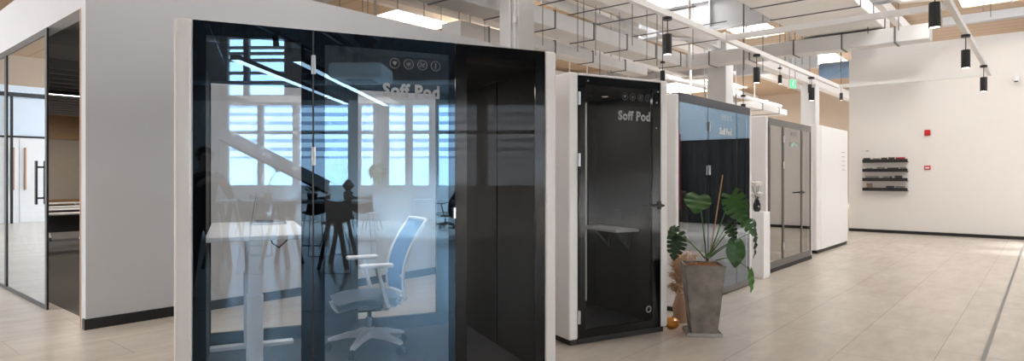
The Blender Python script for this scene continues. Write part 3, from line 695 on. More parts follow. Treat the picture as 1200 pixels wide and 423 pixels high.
# ---- pod 4: grey framed glass pod
t4, W = uvpod('meeting_pod', 'pale pod with grey framed reflective glass doors and black handle', 9.33, 11.67, 3.12, 1.6, 2.3)
shell(t4, W, 1.6, 2.31, .09, inner='felt')
x1, x2, x3, x4 = .10, .76, 1.72, W-.09
for k, (a, b_) in enumerate(((x1, x2), (x2, x3), (x3, x4))):
    o = pane(t4, a, b_, .06, 2.29, .0, 'g_pod4', 'door' if k == 1 else 'glass_pane'); border(o, a, b_, .06, 2.29, a+.035, b_-.035, .16, 2.19, -.008, 'grey_frame', .012, 'frame')
    if k == 1:
        hinge(o, a, 2.0); hinge(o, a, 1.6); hinge(o, a, .35); lever(o, b_, 1.16, 'black', .3); lettering(o, b_-.25, 'lettering_green', 1.9)
MB().box(.09, W-.09, -.02, .04, .0, .06).obj('bottom_rail', 'black_base', t4)
# ---- pod 5: closed white pod
t5, W = uvpod('meeting_pod', 'plain white closed pod at the far end of the row', 12.35, 14.62, 3.22, 1.7, 2.38)
MB().box(0, .25, .0, 1.7, .06, 2.38, .02, 3).obj('side_panel', 'pod_white', t5)
MB().box(.252, W, -.015, 1.7, .06, 2.38, .02, 3).obj('front_panel', 'pod_bright', t5)
MB().box(.03, W-.02, .0, 1.65, 0, .06).obj('base_plinth', 'black_base', t5)
nb = MB()
for k in range(5): nb.box(1.75, 2.02-.03*(k % 2), -.017, -.0155, 1.55+k*.09, 1.562+k*.09)
nb.obj('printed_notice', 'lettering_mid', t5)

# furniture inside the dark glass pod
def loc3(s, d, z): return uv(6.10+s, 2.96+d, z)
t = thing('lounge_chair', 'high-backed taupe chair behind the dark glass of the plant pod', 'chair', loc3(1.5, .72, .08), RU+PI*.55)
MB().box(-.26, .26, -.26, .26, .36, .48, .04, 3).obj('seat', 'olive', t); MB().rbox((.0, .27, .80), (.44, .09, .74), (-.15, 0, 0), .035).obj('backrest', 'olive', t)
for sx in (-.2, .2):
    for sy in (-.2, .2): MB().cyl((sx*1.1, sy*1.1, 0), (sx, sy, .37), .015).obj('leg', 'table_wood', t)
t = thing('side_table', 'pale wooden table behind the dark glass of the plant pod', 'table', loc3(.45, .62, .08), RU)
MB().box(-.28, .28, -.4, .4, .70, .73, .005).obj('table_top', 'table_wood', t); MB().cyl((0, 0, .02), (0, 0, .70), .03).cyl((0, 0, 0), (0, 0, .025), .22).obj('pedestal', 'black', t)
t = thing('bench_seat', 'brown upholstered bench along the back of the dark glass pod', 'bench', loc3(1.1, 1.3, .08), RU)
MB().box(-.95, .95, -.2, .2, .30, .44, .03, 3).obj('cushion', 'brown_seat', t); MB().box(-.95, .95, -.18, .2, 0, .30).obj('plinth', 'olive', t)
t = thing('pouf', 'dusty pink round pouf behind the dark glass beside the planter', 'pouf', loc3(1.0, .32, .08), RU)
MB().lathe([(.0, 0), (.17, 0), (.2, .04), (.21, .2), (.2, .38), (.17, .43), (0, .44)]).obj('cushion', 'pink', t, True)
MB().lathe([(.206, .205), (.214, .21), (.214, .22), (.206, .225)]).obj('piping', 'pink', t, True)

# ---- pedestal with white flowers between the pods
p = at(889.5, 325, 8.84)
t = thing('pedestal', 'white box pedestal between the dark glass pod and the grey pod', 'pedestal', (p.x, p.y, 0), RU)
MB().box(-.13, .13, -.11, .11, .02, .93, .004).obj('column', 'pod_bright', t); MB().box(-.12, .12, -.10, .10, 0, .02).obj('foot', 'pod_white', t)
t = thing('flower_vase', 'white flowers in a small black vase on the pedestal', 'vase', (p.x-.03, p.y, .93), 0)
MB().lathe([(0, 0), (.035, 0), (.05, .04), (.05, .10), (.03, .15), (.03, .17), (.0, .17)]).obj('vase', 'vase_black', t, True)
for k in range(11):
    a = k*2.4; r = .03+.08*((k*7) % 5)/5; z = .23+.05*((k*3) % 6); c = Vector((r*math.cos(a), r*math.sin(a), z))
    b = MB(); b.tube([(0, 0, .15), (c.x*.5, c.y*.5, (z+.15)/2), c], .003, 5); b.obj('stem', 'stem', t)
    f = MB()
    for q in range(7):
        e = Vector((math.cos(q*PI/3.5), math.sin(q*PI/3.5), .35)).normalized(); n = Vector((-e.y, e.x, 0)).normalized()
        f.quad(c, c+e*.05+n*.032, c+e*.082, c+e*.05-n*.032)
    bmesh.ops.create_icosphere(f.bm, subdivisions=1, radius=.04, matrix=Matrix.Translation(c+Vector((0, 0, .015))))
    f.obj('blossom', 'petal', t)

# ================================================================== PLANTER WITH MONSTERA
PY = 5.72; pc = at(823, 391, PY); PX = pc.x
t = thing('potted_monstera', 'monstera in a tapered grey concrete pot in front of the dark glass pod', 'potted plant', (PX, PY, 0), math.radians(-8))
def taper(b, w0, w1, z0, z1):
    vs = [[b.bm.verts.new(Vector((sx*w/2, sy*w/2, z))) for sx, sy in ((-1, -1), (1, -1), (1, 1), (-1, 1))] for w, z in ((w0, z0), (w1, z1))]
    return vs
b = MB(); prof = [(.23, .012), (.345, .60), (.355, .635), (.318, .635), (.31, .60)]
rings = [[b.bm.verts.new(Vector((sx*w/2, sy*w/2, z))) for sx, sy in ((-1, -1), (1, -1), (1, 1), (-1, 1))] for w, z in prof]
for i in range(4):
    for k in range(4): b.bm.faces.new((rings[i][k], rings[i][(k+1) % 4], rings[i+1][(k+1) % 4], rings[i+1][k]))
b.bm.faces.new(rings[0][::-1]); b.bm.faces.new(rings[-1])
ed = [e for e in b.bm.edges if abs((e.verts[0].co-e.verts[1].co).normalized().z) > .5]
bmesh.ops.bevel(b.bm, geom=ed, offset=.008, segments=2, affect='EDGES'); b.obj('pot', 'concrete', t)
b = MB(); b.box(-.155, .155, -.15, .15, 0, .010, .003)
for a in ((-.155, .155, -.15, -.143), (-.155, .155, .143, .15), (-.155, -.148, -.15, .15), (.148, .155, -.15, .15)): b.box(a[0], a[1], a[2], a[3], .008, .028)
b.obj('saucer', 'tray', t)
b = MB(); b.grid(lambda u, v: (-.153+.306*u, -.153+.306*v, .608+.03*math.sin(u*PI)*math.sin(v*PI)+.012*random.random()), 14, 14); b.obj('soil', 'soil', t)
R8 = Matrix.Rotation(math.radians(8), 3, 'Z')
def lp(x, y, dY=0): q = at(x, y, PY+dY); return R8 @ Vector((q.x-PX, q.y-PY, q.z))      # pixel to plant-local
def leaf(parent, base, tip, width, normal, m, splits=5, curl=.12, solid=False, depth=.62):
    base, tip = Vector(base), Vector(tip); ax = (tip-base); L = ax.length; ax.normalize()
    nrm = Vector(normal); nrm = (nrm-ax*nrm.dot(ax)).normalized(); sd = ax.cross(nrm).normalized()
    b = MB(); N = 60; K = 7
    def outline(a):              # heart: a from 0 (base notch) to 1 (tip) -> across, along
        th = a*PI
        across = math.sin(th)**.8*(1-.18*a)*(1.08 if a < .5 else 1.08-.25*(a-.5))
        along = -.17*math.sin(min(1, a/.36)*PI)*(1-a)*1.25+(0 if a < .12 else ((a-.12)/.88)**1.05)
        return across, along
    for s in (-1, 1):
        prev = None
        for i in range(N+1):
            a = i/N; ac, al = outline(a)
            mid = max(0, min(1, (a-.06)/.94))**1.2*.93
            ph = (a*(splits+1.0)+.15) % 1
            cut = (not solid) and .2 < a < .9 and ph > .74
            k_ = 1-depth*math.sin((ph-.74)/.26*PI)**.6 if cut else 1.0
            cols = []
            for k in range(K):
                f = k/(K-1)*k_
                x = s*ac*width/2*f; y = L*(mid+(al-mid)*f**1.15)
                z = curl*abs(x)*1.2-curl*2.0*L*(y/L-.25)**2+.006*math.sin(a*splits*2*PI)*f
                cols.append(b.bm.verts.new(base+ax*y+sd*x+nrm*z))
            if prev:
                for k in range(K-1): b.bm.faces.new((prev[k], cols[k], cols[k+1], prev[k+1]))
            prev = cols
    bmesh.ops.remove_doubles(b.bm, verts=b.bm.verts[:], dist=.0003)
    return b.obj('leaf', m, parent, True)
cam = lambda p: (-p[0]*.2, -1, .25)
crown = lp(829, 306)
def stalk(pts, r=.0075): MB().tube(pts, r, 8, r*.55).obj('stalk', 'stem', t, True)
def bend(a, b_, k, sag=0):
    a, b_ = Vector(a), Vector(b_); m_ = (a+b_)/2+Vector((0, 0, k)); return [a.lerp(m_, i/6).lerp(m_.lerp(b_, i/6), i/6) for i in range(7)]
L1b = lp(819, 229, -.05); stalk(bend(lp(828, 303), L1b, .05)); leaf(t, L1b, lp(815, 249, -.16), .245, (-.1, -1, .6), 'leaf', 4, .08, True)
L2b = lp(857, 228, .0); stalk(bend(lp(830, 303), L2b, .0)); leaf(t, L2b, lp(872, 262, -.12), .24, (-.35, -1, .55), 'leaf', 6, .10)
L2c = lp(868, 254, -.02); stalk(bend(lp(831, 300), L2c, .02), .006); leaf(t, L2c, lp(886, 276, -.08), .15, (.3, -1, .6), 'leaf', 4, .1)
L3b = lp(856, 290, -.1); stalk(bend(lp(832, 300), lp(856, 284, -.05), .02), .006); leaf(t, lp(862, 284, -.1), lp(862, 314, -.14), .175, (.05, -1, .25), 'leaf', 4, .06, True)
stalk([lp(838, 305, -.02), lp(850, 302, -.04), lp(862, 304, -.06), lp(874, 312, -.08), lp(880, 318, -.08)], .005); leaf(t, lp(879, 316, -.08), lp(882, 344, -.1), .06, (.3, -1, .2), 'leaf_light', 4, .1, True)
stalk(bend(lp(832, 302), lp(880, 273, 0), .04), .005); leaf(t, lp(884, 262, .0), lp(887, 304, -.02), .06, (.8, -1, .2), 'leaf_dark', 5, .1)
stalk(bend(lp(827, 303), lp(790, 272, .1), .05), .0065); leaf(t, lp(794, 274, .15), lp(789, 305, .1), .20, (-.2, -1, .35), 'leaf_dark', 6, .08)
leaf(t, lp(792, 266, .2), lp(784, 279, .12), .10, (-.5, -1, .7), 'leaf_dark', 4, .1, True); stalk(bend(lp(826, 303), lp(792, 266, .2), .02), .005)
stalk(bend(lp(830, 302), lp(853, 262, .12), .02), .006); leaf(t, lp(853, 262, .12), lp(862, 282, .05), .12, (-.2, -1, .4), 'leaf_dark', 5, .1)
MB().tube([lp(830, 308, .02), lp(838, 262, .03), lp(847, 205, .05)], .0055, 8).obj('support_cane', 'stake', t)
MB().tube([lp(829, 312), lp(828, 302), lp(831, 296)], .022, 10, .012).obj('trunk', 'stem', t, True)
# pampas grass in a vase behind the pot
p = at(798, 350, 6.14)
t = thing('pampas_grass', 'bunch of dried tan pampas plumes in a vase behind the concrete pot', 'dried plant', (p.x, p.y, 0), 0)
MB().lathe([(0, 0), (.055, 0), (.075, .05), (.08, .16), (.055, .24), (.04, .27), (.045, .29), (0, .285)]).obj('vase', 'tan_vase', t, True)
for k, (x, y, dY) in enumerate(((789, 300, -.06), (794, 296, -.02), (799, 301, -.08), (790, 312, -.02), (805, 297, .08), (813, 300, .12), (788, 322, -.06), (795, 308, -.1), (787, 337, -.1), (793, 342, -.12))):
    q = at(x, y, p.y+dY); q = Vector((q.x-p.x, q.y-p.y, q.z)); a = Vector((0, 0, .28)); pts = [a.lerp(q, f)+Vector((0, 0, .06*math.sin(f*PI))) for f in (0, .33, .66, 1)]
    b = MB(); b.tube(pts, .004, 5)
    for j in range(220):
        f = .25+.75*random.random(); c = a.lerp(q, f)+Vector((0, 0, .06*math.sin(f*PI))); d = (q-a).normalized()*.045+Vector((random.gauss(0, .028), random.gauss(0, .028), random.gauss(-.012, .022)))
        n = Vector((random.gauss(0, 1), random.gauss(0, 1), random.gauss(0, 1))).normalized()*.0022
        b.quad(c-n, c+n, c+d*.6+n+Vector((0, 0, -.004)), c+d+Vector((0, 0, -.014)))
    b.obj('plume', 'pampas', t)
p = at(787.5, 384, 5.92)
t = thing('orange_ornament', 'small glossy orange lobed ornament on the floor by the narrow pod', 'ornament', (p.x, p.y, 0), 0)
MB().lathe([(0, .0), (.04, .0), (.062, .02), (.068, .045), (.058, .075), (.03, .092), (0, .086)], seg=40, lobes=8, amp=.08).obj('body', 'orange', t, True)
MB().tube([(0, 0, .085), (.003, 0, .10), (.012, 0, .112)], .008, 8, .005).obj('stalk', 'stake', t)

# ================================================================== RIGHT WALL ITEMS
def on_wall(x, y):
    r = (x-HX)/F; Y = 18.1/(US*r+UC); p = at(x, y, Y); v = to_uv(p)[1]; return v, p.z
rows = [190.5, 201.5, 212.3, 223.7]; rn = ['top', 'second', 'third', 'lowest']
vL, _ = on_wall(1012, 200); vR, _ = on_wall(1064.7, 200)
shelfc = (vL+vR)/2; SL = vL-vR
sh0 = None
content = [[(-.42, .16, .045, 'paper_dark'), (-.20, .16, .035, 'paper'), (-.03, .13, .05, 'paper_dark'), (.13, .14, .055, 'paper_dark'), (.32, .2, .05, 'paper_red')],
           [(-.36, .14, .03, 'paper'), (-.1, .18, .05, 'paper'), (.16, .25, .035, 'paper_dark'), (.38, .14, .045, 'paper')],
           [(-.30, .3, .05, 'paper'), (.0, .12, .045, 'paper'), (.11, .06, .045, 'paper_dark'), (.28, .16, .06, 'paper_dark')],
           [(-.36, .13, .11, 'paper_tan'), (.10, .18, .05, 'paper_dark'), (.32, .2, .045, 'paper')]]
side = ['far left', 'centre left', 'middle', 'centre right', 'far right']
for i, y in enumerate(rows):
    z = on_wall(1038, y)[1]
    t = thing('wall_shelf', f'black floating wall shelf, {rn[i]} of the four on the right wall', 'shelf', uv(18.1, shelfc, z), RU, 'black display shelves')
    MB().box(-.15, -.001, -SL/2, SL/2, 0, .022, .002).obj('board', 'black', t); MB().box(-.15, -.135, -SL/2, SL/2, .022, .082, .002).obj('front_lip', 'black', t)
    for k, (c, w, h, m) in enumerate(content[i]):
        nm = {'paper_red': 'red covered', 'paper_dark': 'dark covered', 'paper': 'grey beige', 'paper_tan': 'tan framed'}[m]
        b = MB(); b.box(-.055, -.02, -w/2, w/2, 0, h+.055, .003); b.box(-.1, -.06, -w/2+.01, w/2-.02, 0, h*.5+.055, .003)
        b = b.obj('magazine', m); b.location = uv(18.08, shelfc-c, z+.022); b.rotation_euler.z = RU
        tag(b, f'{nm} magazines at the {side[k] if len(content[i]) == 5 else ["left end", "left centre", "right centre", "right end"][k] if len(content[i]) == 4 else ["left end", "right centre", "right end"][k]} of the {rn[i]} wall shelf', 'magazines', 'magazines on the wall shelves')
v, z = on_wall(1087, 155.6)
t = thing('alarm_sounder', 'red fire alarm sounder high on the right wall', 'fire alarm', uv(18.1, v, z), RU)
MB().box(-.05, 0, -.06, .06, -.07, .07, .012, 3).obj('housing', 'red', t); MB().lathe([(0, 0), (.03, 0), (.025, .02), (0, .024)]).bm
b = MB(); b.cyl((-.075, 0, -.01), (-.05, 0, -.01), .03, .036); b.obj('beacon', 'red', t)
v, z = on_wall(1087, 196.5)
t = thing('call_point', 'red fire call point with white window on the right wall', 'fire alarm', uv(18.1, v, z), RU)
MB().box(-.04, 0, -.065, .065, -.05, .05, .008).obj('housing', 'red', t); MB().box(-.043, -.04, -.04, .04, -.02, .012).obj('window', 'white_plastic', t)
v, z = on_wall(1014, 177)
t = thing('wall_label', 'tiny grey caption plate above the top wall shelf', 'sign', uv(18.1, v, z), RU)
b = MB(); b.box(-.004, 0, -.085, -.01, -.012, .012); b.obj('plate', 'plate', t); MB().box(-.004, 0, .05, .065, -.01, .01).obj('mark', 'plate', t)
v, z = on_wall(1191, 93)
t = thing('security_camera', 'white dome security camera on the right wall near the photo edge', 'camera', uv(18.1, v, z), RU)
MB().cyl((-.02, 0, .06), (0, 0, .06), .06).box(-.14, 0, -.05, .05, .04, .08, .01).obj('mount', 'white_plastic', t)
MB().lathe([(0, -.06), (.05, -.05), (.07, -.01), (.07, .04), (0, .04)], c=(-.12, 0, 0)).obj('dome', 'unit_white', t, True)
MB().lathe([(0, -.075), (.03, -.07), (.045, -.052), (0, -.05)], c=(-.12, 0, 0)).obj('lens', 'black', t, True)
# black curtain to the right of the frame (mirrored by the dark glass pod)
b = MB(); b.grid(lambda u, v: (18.02+.05*math.sin(u*150), -9+9.1*u, .05+2.45*v), 300, 2)
tag(uobj(b, 'curtain', 'curtain', True), 'long black pleated curtain mirrored in the dark glass pod', 'curtain')
tag(uobj(MB().box(17.7, 17.75, -6.6, -2.55, .4, 2.7, .01), 'display_panel', 'red_panel'), 'crimson display panel mirrored at the left of the dark glass pod', 'panel')

# ================================================================== MEETING ROOM FURNITURE
def folding_table(loc, rz, label, first=[]):
    if first: return copy_thing(first[0], loc, rz, label, 'flip-top tables in the meeting room')
    t = thing('folding_table', label, 'table', loc, rz, 'flip-top tables in the meeting room')
    MB().box(-.7, .7, -.3, .3, .715, .74, .006).obj('table_top', 'desk_white', t)
    MB().box(-.62, .62, .1, .115, .38, .66).obj('modesty_panel', 'dark_plastic', t)
    for sx in (-.55, .55):
        b = MB(); b.bar((sx, .0, .70), (sx, .04, .35), .05, .03); b.bar((sx, .03, .37), (sx, -.26, .07), .045, .025); b.bar((sx, .03, .37), (sx, .26, .07), .045, .025); b.obj('leg', 'white_metal', t)
        for sy in (-.26, .26): MB().cyl((sx-.018, sy, .035), (sx+.018, sy, .035), .035).obj('caster', 'dark_plastic', t)
    MB().box(-.55, .55, -.02, .02, .64, .68).obj('beam', 'dark_plastic', t)
    first.append(t); return t
for i, (x, y, Y) in enumerate(((83, 297, 11.7), (64, 290, 13.0), (86, 282, 14.3), (60, 275, 15.9))):
    p = at(x, y, Y); folding_table((p.x, p.y, .006), RU+PI/2*0+.06*i, ('white flip-top table nearest the meeting room doorway', 'white flip-top table close behind the glass door edge', 'white flip-top table in the second row of the meeting room', 'white flip-top table farthest back in the meeting room')[i])

# ================================================================== BEHIND THE CAMERA (mirrored in the blue glass)
# linear LED lamps
for i, (x, y0, y1) in enumerate(((275, 70, 122), (348, 72, 124)  )):
    Ya = 1.97*F/(HY-y0); Yb = 1.97*F/(HY-y1)
    a = seen(x, y0, Ya); ua, va = to_uv(a); vb = va-(Yb-Ya)
    t = thing('linear_light', ('long lit linear lamp mirrored upper left in the blue glass', 'long lit linear lamp mirrored across the door hinge of the blue glass')[i], 'lamp', uv(ua, va, a.z), RU)
    MB().box(-.08, .08, vb-va, 0, 0, .08).obj('housing', 'black', t); MB().box(-.07, .07, vb-va+.02, -.02, -.004, 0).obj('diffuser', 'emit_led_bright', t)
    MB().cyl((0, -.5, .08), (0, -.5, ROOF-.004-a.z), .008, seg=6).cyl((0, vb-va+.5, .08), (0, vb-va+.5, ROOF-.004-a.z), .008, seg=6).obj('cable', 'rod', t)
# sloping white handrail panel
a, b_ = seen(258, 155, 13.0), seen(384, 218, 13.4)
t = thing('sloping_handrail', 'sloping white stair handrail mirrored in the blue glass', 'handrail', (b_.x, b_.y, 0), 0)
q = lambda p, dz=0: (p.x-b_.x, p.y-b_.y, p.z+dz)
MB().bar(q(a), q(b_), .12, .24).obj('rail', 'pod_bright', t); MB().bar(q(a, -.16), q(b_, -.16), .08, .05).obj('lower_rail', 'black', t)
MB().cyl(q(b_, -b_.z), q(b_), .03).cyl((a.x-b_.x, a.y-b_.y, 0), q(a), .03).obj('post', 'white_metal', t)
for i, (x0, y0, x1, y1) in enumerate(((240, 24, 262, 75), (300, 28, 365, 60), (378, 36, 440, 76))):
    Ya, Yb = 3.3*F/(HY-y0), 3.3*F/(HY-y1); a, b_ = seen(x0, y0, Ya), seen(x1, y1, Yb)
    t = thing('spotlight_track', ('black ceiling track mirrored at the top left of the blue glass', 'black spotlight track mirrored just left of the top door hinge', 'black spotlight track mirrored right of the top door hinge')[i], 'light track', a, 0)
    d = b_-a; MB().bar((0, 0, 0), d, .09, .07).obj('rail', 'black', t)
    for f in (.3, .55, .8):
        if i: MB().cyl(d*f+Vector((0, 0, -.04)), d*f+Vector((.08, -.1, -.26)), .07).obj('spot_head', 'black', t)
    MB().cyl(d*.2, d*.2+Vector((0, 0, ROOF-a.z)), .008, seg=6).cyl(d*.9, d*.9+Vector((0, 0, ROOF-b_.z)), .008, seg=6).obj('rod', 'rod', t)
# ceiling air unit
p = seen(424, 95, 12)
t = thing('air_conditioner', 'white ceiling air unit mirrored in the blue glass above the lettering', 'air conditioner', p, RU)
b = MB(); b.box(-.5, .5, -.5, .5, 0, .28, .06, 3); b.obj('body', 'unit_white', t); MB().box(-.25, .25, -.25, .25, -.012, 0).obj('grille', 'dark_plastic', t); MB().cyl((0, 0, .28), (0, 0, 2.2), .03).obj('hanger', 'rod', t)
# high table with trestles
p = seen(338, 236, 9.9)
t = thing('high_table', 'long dark bar-height table with splayed trestle legs mirrored in the blue glass', 'table', (p.x, p.y, 0), RU)
MB().box(-1.25, 1.25, -.4, .4, 1.01, 1.05, .006).obj('table_top', mat('pale top', (.40, .38, .36), .35), t)
for sx in (-1.0, -.1, .8):
    b = MB()
    for sy in (-.3, .3): b.bar((sx-.02, sy*.7, 1.01), (sx-.22, sy, 0), .06, .05); b.bar((sx+.02, sy*.7, 1.01), (sx+.22, sy, 0), .06, .05)
    b.obj('trestle', 'dark_wood', t)
hp, HT = p, 1.05
def bar_stool(loc, rz, label, first=[]):
    if first: return copy_thing(first[0], loc, rz, label, 'wire bar stools at the high table')
    t = thing('bar_stool', label, 'stool', loc, rz, 'wire bar stools at the high table')
    b = MB(); b.grid(lambda u, v: ((-.2+.4*u), (-.2+.4*v), .76+.06*(2*u-1)**2+(.30*max(0, v-.72)/.28 if v > .72 else 0)), 10, 14); bmesh.ops.solidify(b.bm, geom=b.bm.faces[:], thickness=.015); b.obj('seat_shell', 'dark_plastic', t, True)
    for s in (-1, 1): MB().tube([(s*.14, -.12, .76), (s*.2, -.2, .02), (s*.2, .2, .02), (s*.14, .12, .76)], .008, 8).obj('sled_leg', 'rod', t)
    MB().tube([(-.185, -.19, .25), (.185, -.19, .25)], .008).tube([(-.2, .2, .02), (.2, .2, .02)], .008).obj('foot_rail', 'rod', t)
    first.append(t); return t
for i, (x, y, Y) in enumerate(((400, 318, 9.25), (300, 300, 9.2), (370, 300, 10.8), (300, 290, 10.8), (426, 296, 11.2))):
    p = seen(x, y, Y); bar_stool((p.x, p.y, 0), RU+PI*(i in (2, 3)), ('wire-legged bar stool mirrored right of the table trestle', 'wire-legged bar stool mirrored below the left half of the table', 'dark bar stool mirrored behind the table near the door hinge', 'bar stool mirrored behind the left half of the table', 'bar stool mirrored at the right end of the high table')[i])
t = thing('table_lamp', 'diamond-shaped woven table lamp mirrored on the high table', 'lamp', seen(408, 232, 10.0) , 0); t.location.z = HT
MB().lathe([(0, 0), (.07, 0), (.075, .12), (.04, .15), (.0, .15)]).obj('lamp_base', 'lamp_shade', t, True); MB().lathe([(0, .15), (.04, .15), (.10, .23), (.03, .32), (0, .33)], seg=8).obj('lamp_shade', 'lamp_shade', t)
t = thing('plant_pot', 'terracotta pot with an upright flower mirrored on the high table', 'potted plant', seen(314, 236, 9.8), 0); t.location.z = HT
MB().lathe([(0, 0), (.05, 0), (.065, .12), (.055, .12), (0, .11)]).obj('pot', 'terracotta', t, True); MB().tube([(0, 0, .1), (.02, .02, .3), (.10, .08, .46)], .006).obj('stem', 'stem', t)
b = MB(); bmesh.ops.create_icosphere(b.bm, subdivisions=2, radius=.04, matrix=Matrix.Translation((.11, .09, .47)) @ Matrix.Diagonal((1, 1, .7, 1))); b.obj('flower', 'pink', t, True)
t = thing('plant_pot', 'bushy green potted plant mirrored beside the door hinge on the high table', 'potted plant', seen(366, 234, 10.1), 0); t.location.z = HT
MB().lathe([(0, 0), (.07, 0), (.085, .1), (.0, .1)]).obj('pot', 'vase_black', t, True)
b = MB()
for k in range(60):
    a = random.random()*6.28; e = Vector((math.cos(a), math.sin(a), random.random()*1.5)).normalized(); n = Vector((-e.y, e.x, .2)).normalized()*.012; c = Vector((0, 0, .1))+e*.04
    b.quad(c, c+e*.07+n, c+e*.13, c+e*.07-n)
b.obj('foliage', 'leaf_light', t)
def shell_chair(loc, rz, label, m, first=None):
    t = thing('shell_chair', label, 'chair', loc, rz)
    b = MB(); b.grid(lambda u, v: ((-.23+.46*u)*(1-.12*max(0, v-.5)), -.22+.44*min(v, .55)/.55+.09*max(0, v-.55)/.45, .45+.05*(2*u-1)**2*(v < .6)+.42*max(0, v-.5)/.5), 10, 16); bmesh.ops.solidify(b.bm, geom=b.bm.faces[:], thickness=.02); b.obj('seat_shell', m, t, True)
    for sx in (-1, 1):
        for sy in (-1, 1): MB().cyl((sx*.12, sy*.12, .45), (sx*.23, sy*.23, 0), .012, seg=8).obj('leg', 'table_wood', t)
    return t
for x, y, Y, m, lab in ((392, 0, 12.6, 'brown_seat', 'brown shell chair mirrored behind the high table'), (290, 0, 13.6, 'brown_seat', 'brown shell chair mirrored far left beyond the high table'), (436, 0, 16.5, 'white_plastic', 'white shell chair mirrored below the hanging plant'), (330, 0, 14.5, 'brown_seat', 'brown shell chair mirrored under the sloping handrail')):
    p = seen(x, 300, Y); shell_chair((p.x, p.y, 0), RU+PI, lab, m)
p = seen(522, 262, 17.2)
office_chair('office_chair', 'black office chair mirrored at the right edge of the blue glass', (p.x, p.y, 0), RU+.3, 'dark_plastic', 'black', 'cloth_black', 'dark_plastic')
p = seen(510, 262, 18.6)
t = thing('small_desk', 'small white desk mirrored under the window beside the black chair', 'desk', (p.x, p.y, 0), RU)
MB().box(-.65, .65, -.3, .3, .71, .74).obj('desk_top', 'desk_white', t)
for sx in (-.6, .6):
    for sy in (-.26, .26): MB().box(sx-.02, sx+.02, sy-.02, sy+.02, 0, .71).obj('leg', 'white_metal', t)
p = seen(443, 200, 17.5)
t = thing('hanging_plant', 'round green hanging plant mirrored between the windows', 'hanging plant', p, 0)
b = MB()
for k in range(150):
    e = Vector((random.gauss(0, 1), random.gauss(0, 1), random.gauss(0, 1))).normalized(); n = e.cross(Vector((.3, .2, 1))).normalized()*.05; c = e*.12
    b.quad(c, c+e*.08+n, c+e*.2+Vector((0, 0, -.08)), c+e*.08-n)
b.obj('foliage', 'leaf_light', t); MB().lathe([(0, -.16), (.1, -.15), (.13, -.02), (0, -.02)]).obj('pot', 'petal', t); MB().cyl((0, 0, 0), (0, 0, ROOF-p.z), .006, seg=6).obj('cord', 'rod', t)

# ------------------------------------------------------------------ the photographer (mirrored)
def person():
    J = {'pelvis': ((0, -.50, .95), .15), 'waist': ((0, -.50, 1.10), .135), 'chest': ((0, -.49, 1.32), .16), 'neck0': ((0, -.48, 1.46), .075), 'neck': ((0, -.47, 1.53), .055), 'head': ((0, -.44, 1.63), .088), 'crown': ((0, -.45, 1.72), .075)}
    E = [('pelvis', 'waist'), ('waist', 'chest'), ('chest', 'neck0'), ('neck0', 'neck'), ('neck', 'head'), ('head', 'crown')]
    for s, n in ((-1, 'l'), (1, 'r')):
        J[n+'hip'] = ((s*.10, -.50, .90), .105); J[n+'knee'] = ((s*.13, -.47, .49), .065); J[n+'ank'] = ((s*.15, -.52, .09), .045); J[n+'toe'] = ((s*.17, -.36, .035), .036)
        J[n+'sh'] = ((s*.19, -.48, 1.41), .066); J[n+'elb'] = ((s*.27, -.36, 1.17), .046); J[n+'wri'] = ((s*.13, -.20, 1.37), .031); J[n+'palm'] = ((s*.085, -.155, 1.405), .032)
        E += [('pelvis', n+'hip'), (n+'hip', n+'knee'), (n+'knee', n+'ank'), (n+'ank', n+'toe'), ('chest', n+'sh'), (n+'sh', n+'elb'), (n+'elb', n+'wri'), (n+'wri', n+'palm')]
        for f in range(5):
            if f < 4:
                a = (s*(.07), -.125+.004*f, 1.43-.02*f); c = (s*(.045), -.10, 1.435-.021*f); d = (s*.02, -.105+.003*f, 1.43-.021*f); r = .0095
            else:
                a = (s*.075, -.17, 1.395); c = (s*.055, -.19, 1.40); d = (s*.035, -.195, 1.405); r = .0105
            J[f'{n}f{f}a'] = (a, r); J[f'{n}f{f}b'] = (c, r*.95); J[f'{n}f{f}c'] = (d, r*.8)
            E += [(n+'palm', f'{n}f{f}a'), (f'{n}f{f}a', f'{n}f{f}b'), (f'{n}f{f}b', f'{n}f{f}c')]
    J['nose'] = ((0, -.345, 1.625), .014); E.append(('head', 'nose'))
    names = list(J); me = bpy.data.meshes.new('sk'); me.from_pydata([J[n][0] for n in names], [(names.index(a), names.index(b)) for a, b in E], [])
    o = bpy.data.objects.new('sk', me); C.objects.link(o)
    md = o.modifiers.new('s', 'SKIN'); md.use_smooth_shade = True
    for i, n in enumerate(names):
        sv = me.skin_vertices[0].data[i]; r = J[n][1]; sv.radius = (r, r*.78 if n in ('chest', 'waist', 'pelvis') else r); sv.use_root = (n == 'pelvis')
    o.modifiers.new('u', 'SUBSURF').levels = 2
    bpy.context.view_layer.update()
    m2_ = bpy.data.meshes.new_from_object(o.evaluated_get(bpy.context.evaluated_depsgraph_get())); bpy.data.objects.remove(o)
    m2_.materials.clear()
    for k in ('skin', 'cloth_black', 'dark_plastic'): m2_.materials.append(M[k])
    for p_ in m2_.polygons:
        c = p_.center; p_.use_smooth = True
        p_.material_index = 0 if (c.z > 1.48 and c.y < -.35) or (c.y > -.21 and c.z > 1.2) or c.z > 1.5 else (2 if c.z < .09 else 1)
    b = bpy.data.objects.new('body', m2_); C.objects.link(b); return b
t = thing('person', 'person in black clothes holding a camera, mirrored at the left of the blue glass', 'person', (-.13, 0, 0), 0)
bd = person(); bd.parent = t
b = MB(); bmesh.ops.create_uvsphere(b.bm, u_segments=20, v_segments=14, radius=1, matrix=Matrix.Translation((0, -.465, 1.675)) @ Matrix.Diagonal((.098, .108, .10, 1)))
bmesh.ops.delete(b.bm, geom=[v for v in b.bm.verts if v.co.y > -.40 and v.co.z < 1.70 or v.co.z < 1.60], context='VERTS'); b.obj('hair', 'hair', t, True)
